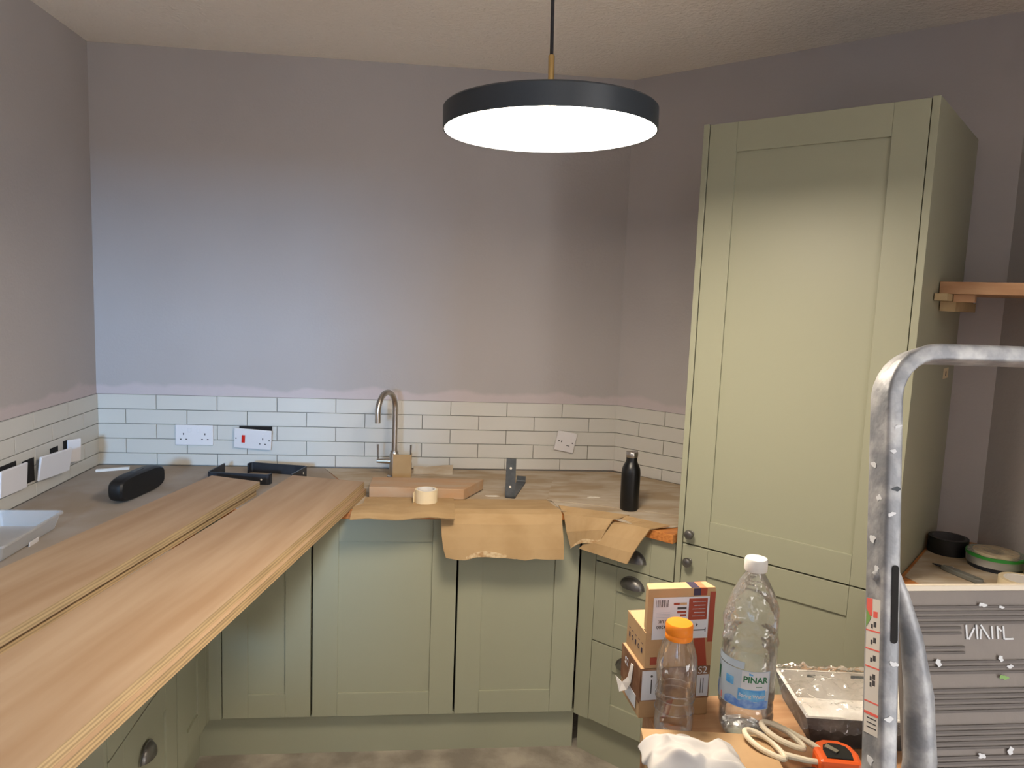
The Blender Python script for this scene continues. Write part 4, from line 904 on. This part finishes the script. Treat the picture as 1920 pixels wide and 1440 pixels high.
def stroke(x0, y0, x1, y1, w=0.0022):
    a = Vector((x0, y0, 0)); b_ = Vector((x1, y1, 0)); d__ = (b_-a).normalized(); nn = Vector((-d__.y, d__.x, 0))*w/2
    q_ = [a+nn, b_+nn, b_-nn, a-nn]; vs = [PM @ p for p in q_]+[PM @ (p+Vector((0, 0, 0.0016))) for p in q_]
    MB().add(vs, [(0, 1, 2, 3), (4, 5, 6, 7), (0, 1, 5, 4), (1, 2, 6, 5), (2, 3, 7, 6), (3, 0, 4, 7)]).build('letter_stroke', 'alu_paint', pan)
X0, V0, hL = -0.068, 0.046, 0.018
for a in ((0, 0, 0, 1), (0.002, 1, 0.010, 0.2), (0.0125, 0, 0.013, 1), (0.018, 0.3, 0.0165, 1), (0.018, 0, 0.028, 1), (0.0315, 0.1, 0.0315, 1), (0.0385, 0.1, 0.0385, 1), (0.0395, 0.25, 0.0435, 0.45), (0.046, 0.1, 0.046, 1), (0.0465, 1, 0.0575, 1)):
    stroke(X0+a[0]*1.12, V0+a[1]*hL, X0+a[2]*1.12, V0+a[3]*hL)
rnd = random.Random(4)
def splat(parent, mt, x, y, r, m_, z=0.0005, k=18):
    f1, f2, sq = rnd.random()*6, rnd.random()*6, 0.45+0.4*rnd.random()
    P_ = [(x+r*(0.75+0.22*math.sin(2*a+f1)+0.16*math.sin(3*a+f2))*math.cos(a), y+r*sq*(0.8+0.25*math.sin(2*a+f2)+0.15*math.sin(5*a+f1))*math.sin(a), z) for a in (2*math.pi*i/k for i in range(k))]
    MB().add([mt @ Vector(p) for p in P_]+[mt @ Vector((p[0], p[1], z+0.0005)) for p in P_], [tuple(range(k)), tuple(range(k, 2*k))]+[(i, (i+1) % k, k+(i+1) % k, k+i) for i in range(k)]).build('paint_splat', m_, parent)
for x, y, r, m_ in ((-0.044, 0.021, 0.006, 'alu_paint'), (-0.018, 0.024, 0.004, 'alu_paint'), (-0.024, 0.088, 0.005, 'alu_paint'), (-0.012, 0.098, 0.005, 'alu_paint'), (-0.022, 0.111, 0.007, 'sticker_green'), (-0.110, 0.092, 0.006, 'alu_paint'), (-0.060, 0.205, 0.008, 'alu_paint'), (-0.020, 0.200, 0.006, 'alu_paint'), (-0.052, 0.250, 0.012, 'alu_paint')):
    splat(pan, PM, x, y, r, m_, 0.0024)
# treads lower down
for z in (0.28, 0.56, 0.84):
    p = rail_pt(z); MB().box(-abs(p.x)+0.008, abs(p.x)-0.008, p.y-0.03, p.y+0.05, z-0.012, z+0.012).build('tread', 'tread', o, bevel=0.003)
# splashes and the warning sticker on the left-hand rail
rd_ = (rail_pt(1.0)-rail_pt(1.5)).normalized()
SM = Matrix((Vector((0, 1, 0))-rd_*rd_.y, rd_, Vector((-1, 0, 0)))).transposed().to_4x4()
for i in range(3):
    c = SM.col[i].to_3d().normalized(); SM[0][i], SM[1][i], SM[2][i] = c
SM.translation = rail_pt(1.318)+Vector((-0.0104, 0, 0))     # local x to the back, y down, z out to the left
st = MB().box(-0.0135, 0.0135, 0.0, 0.152, 0, 0.0003, mt=SM).build('warning_sticker', 'sticker', o); st['label'] = 'worn pictogram warning sticker'
def sbar(x0, x1, y0, y1, m_, nm='print_block'): MB().box(x0, x1, y0, y1, 0.0003, 0.0005, mt=SM).build(nm, m_, st)
for y in (0.036, 0.057, 0.077, 0.116): sbar(-0.0135, 0.0135, y, y+0.0016, 'sticker_red', 'red_line')
sbar(-0.0135, 0.0135, 0.136-0.008, 0.131, 'sticker_red', 'red_line')
sbar(0.002, 0.0135, 0.0, 0.020, 'sticker_red'); sbar(-0.008, 0.0, 0.014, 0.021, 'sticker_red')
MB().add([SM @ Vector(p) for p in ((0.0135, 0.012, 0.0006), (0.004, 0.022, 0.0006), (0.0135, 0.034, 0.0006))], [(0, 1, 2)]).build('green_triangle', 'sticker_green', st)
for y in (0.026, 0.044, 0.064, 0.085, 0.092):
    sbar(-0.006, -0.001, y, y+0.006, 'ink', 'pictogram'); sbar(0.0005, 0.004, y+0.003, y+0.008, 'ink', 'pictogram')
for y in (0.134, 0.139, 0.144): sbar(-0.010, 0.008, y, y+0.0012, 'ink', 'print_line')
for y, x, r, m_ in ((-0.16, 0.006, 0.008, 'alu_paint'), (-0.12, -0.006, 0.006, 'alu_paint'), (-0.07, 0.005, 0.009, 'alu_paint'), (-0.035, -0.004, 0.006, 'alu_paint'), (0.18, 0.0, 0.009, 'alu_paint')):
    splat(o, SM, x, y, r, m_, 0.0002)
FM = Matrix((Vector((1, 0, 0)), rd_, rd_.cross(Vector((1, 0, 0))) if False else Vector((1, 0, 0)).cross(rd_))).transposed().to_4x4()
if FM.col[2].y > 0:
    for i in range(3): FM[i][2] *= -1
FM.translation = rail_pt(1.318)+FM.col[2].to_3d().normalized()*0.0209
for y, x, r, m_ in ((-0.205, 0.002, 0.006, 'alu_paint'), (-0.13, 0.002, 0.006, 'dark_paint'), (-0.175, -0.003, 0.005, 'alu_paint'), (-0.10, -0.004, 0.006, 'alu_paint'), (0.07, 0.002, 0.007, 'alu_paint'), (0.13, -0.002, 0.006, 'alu_paint')):
    splat(o, FM, x, y, r, m_, 0.0)
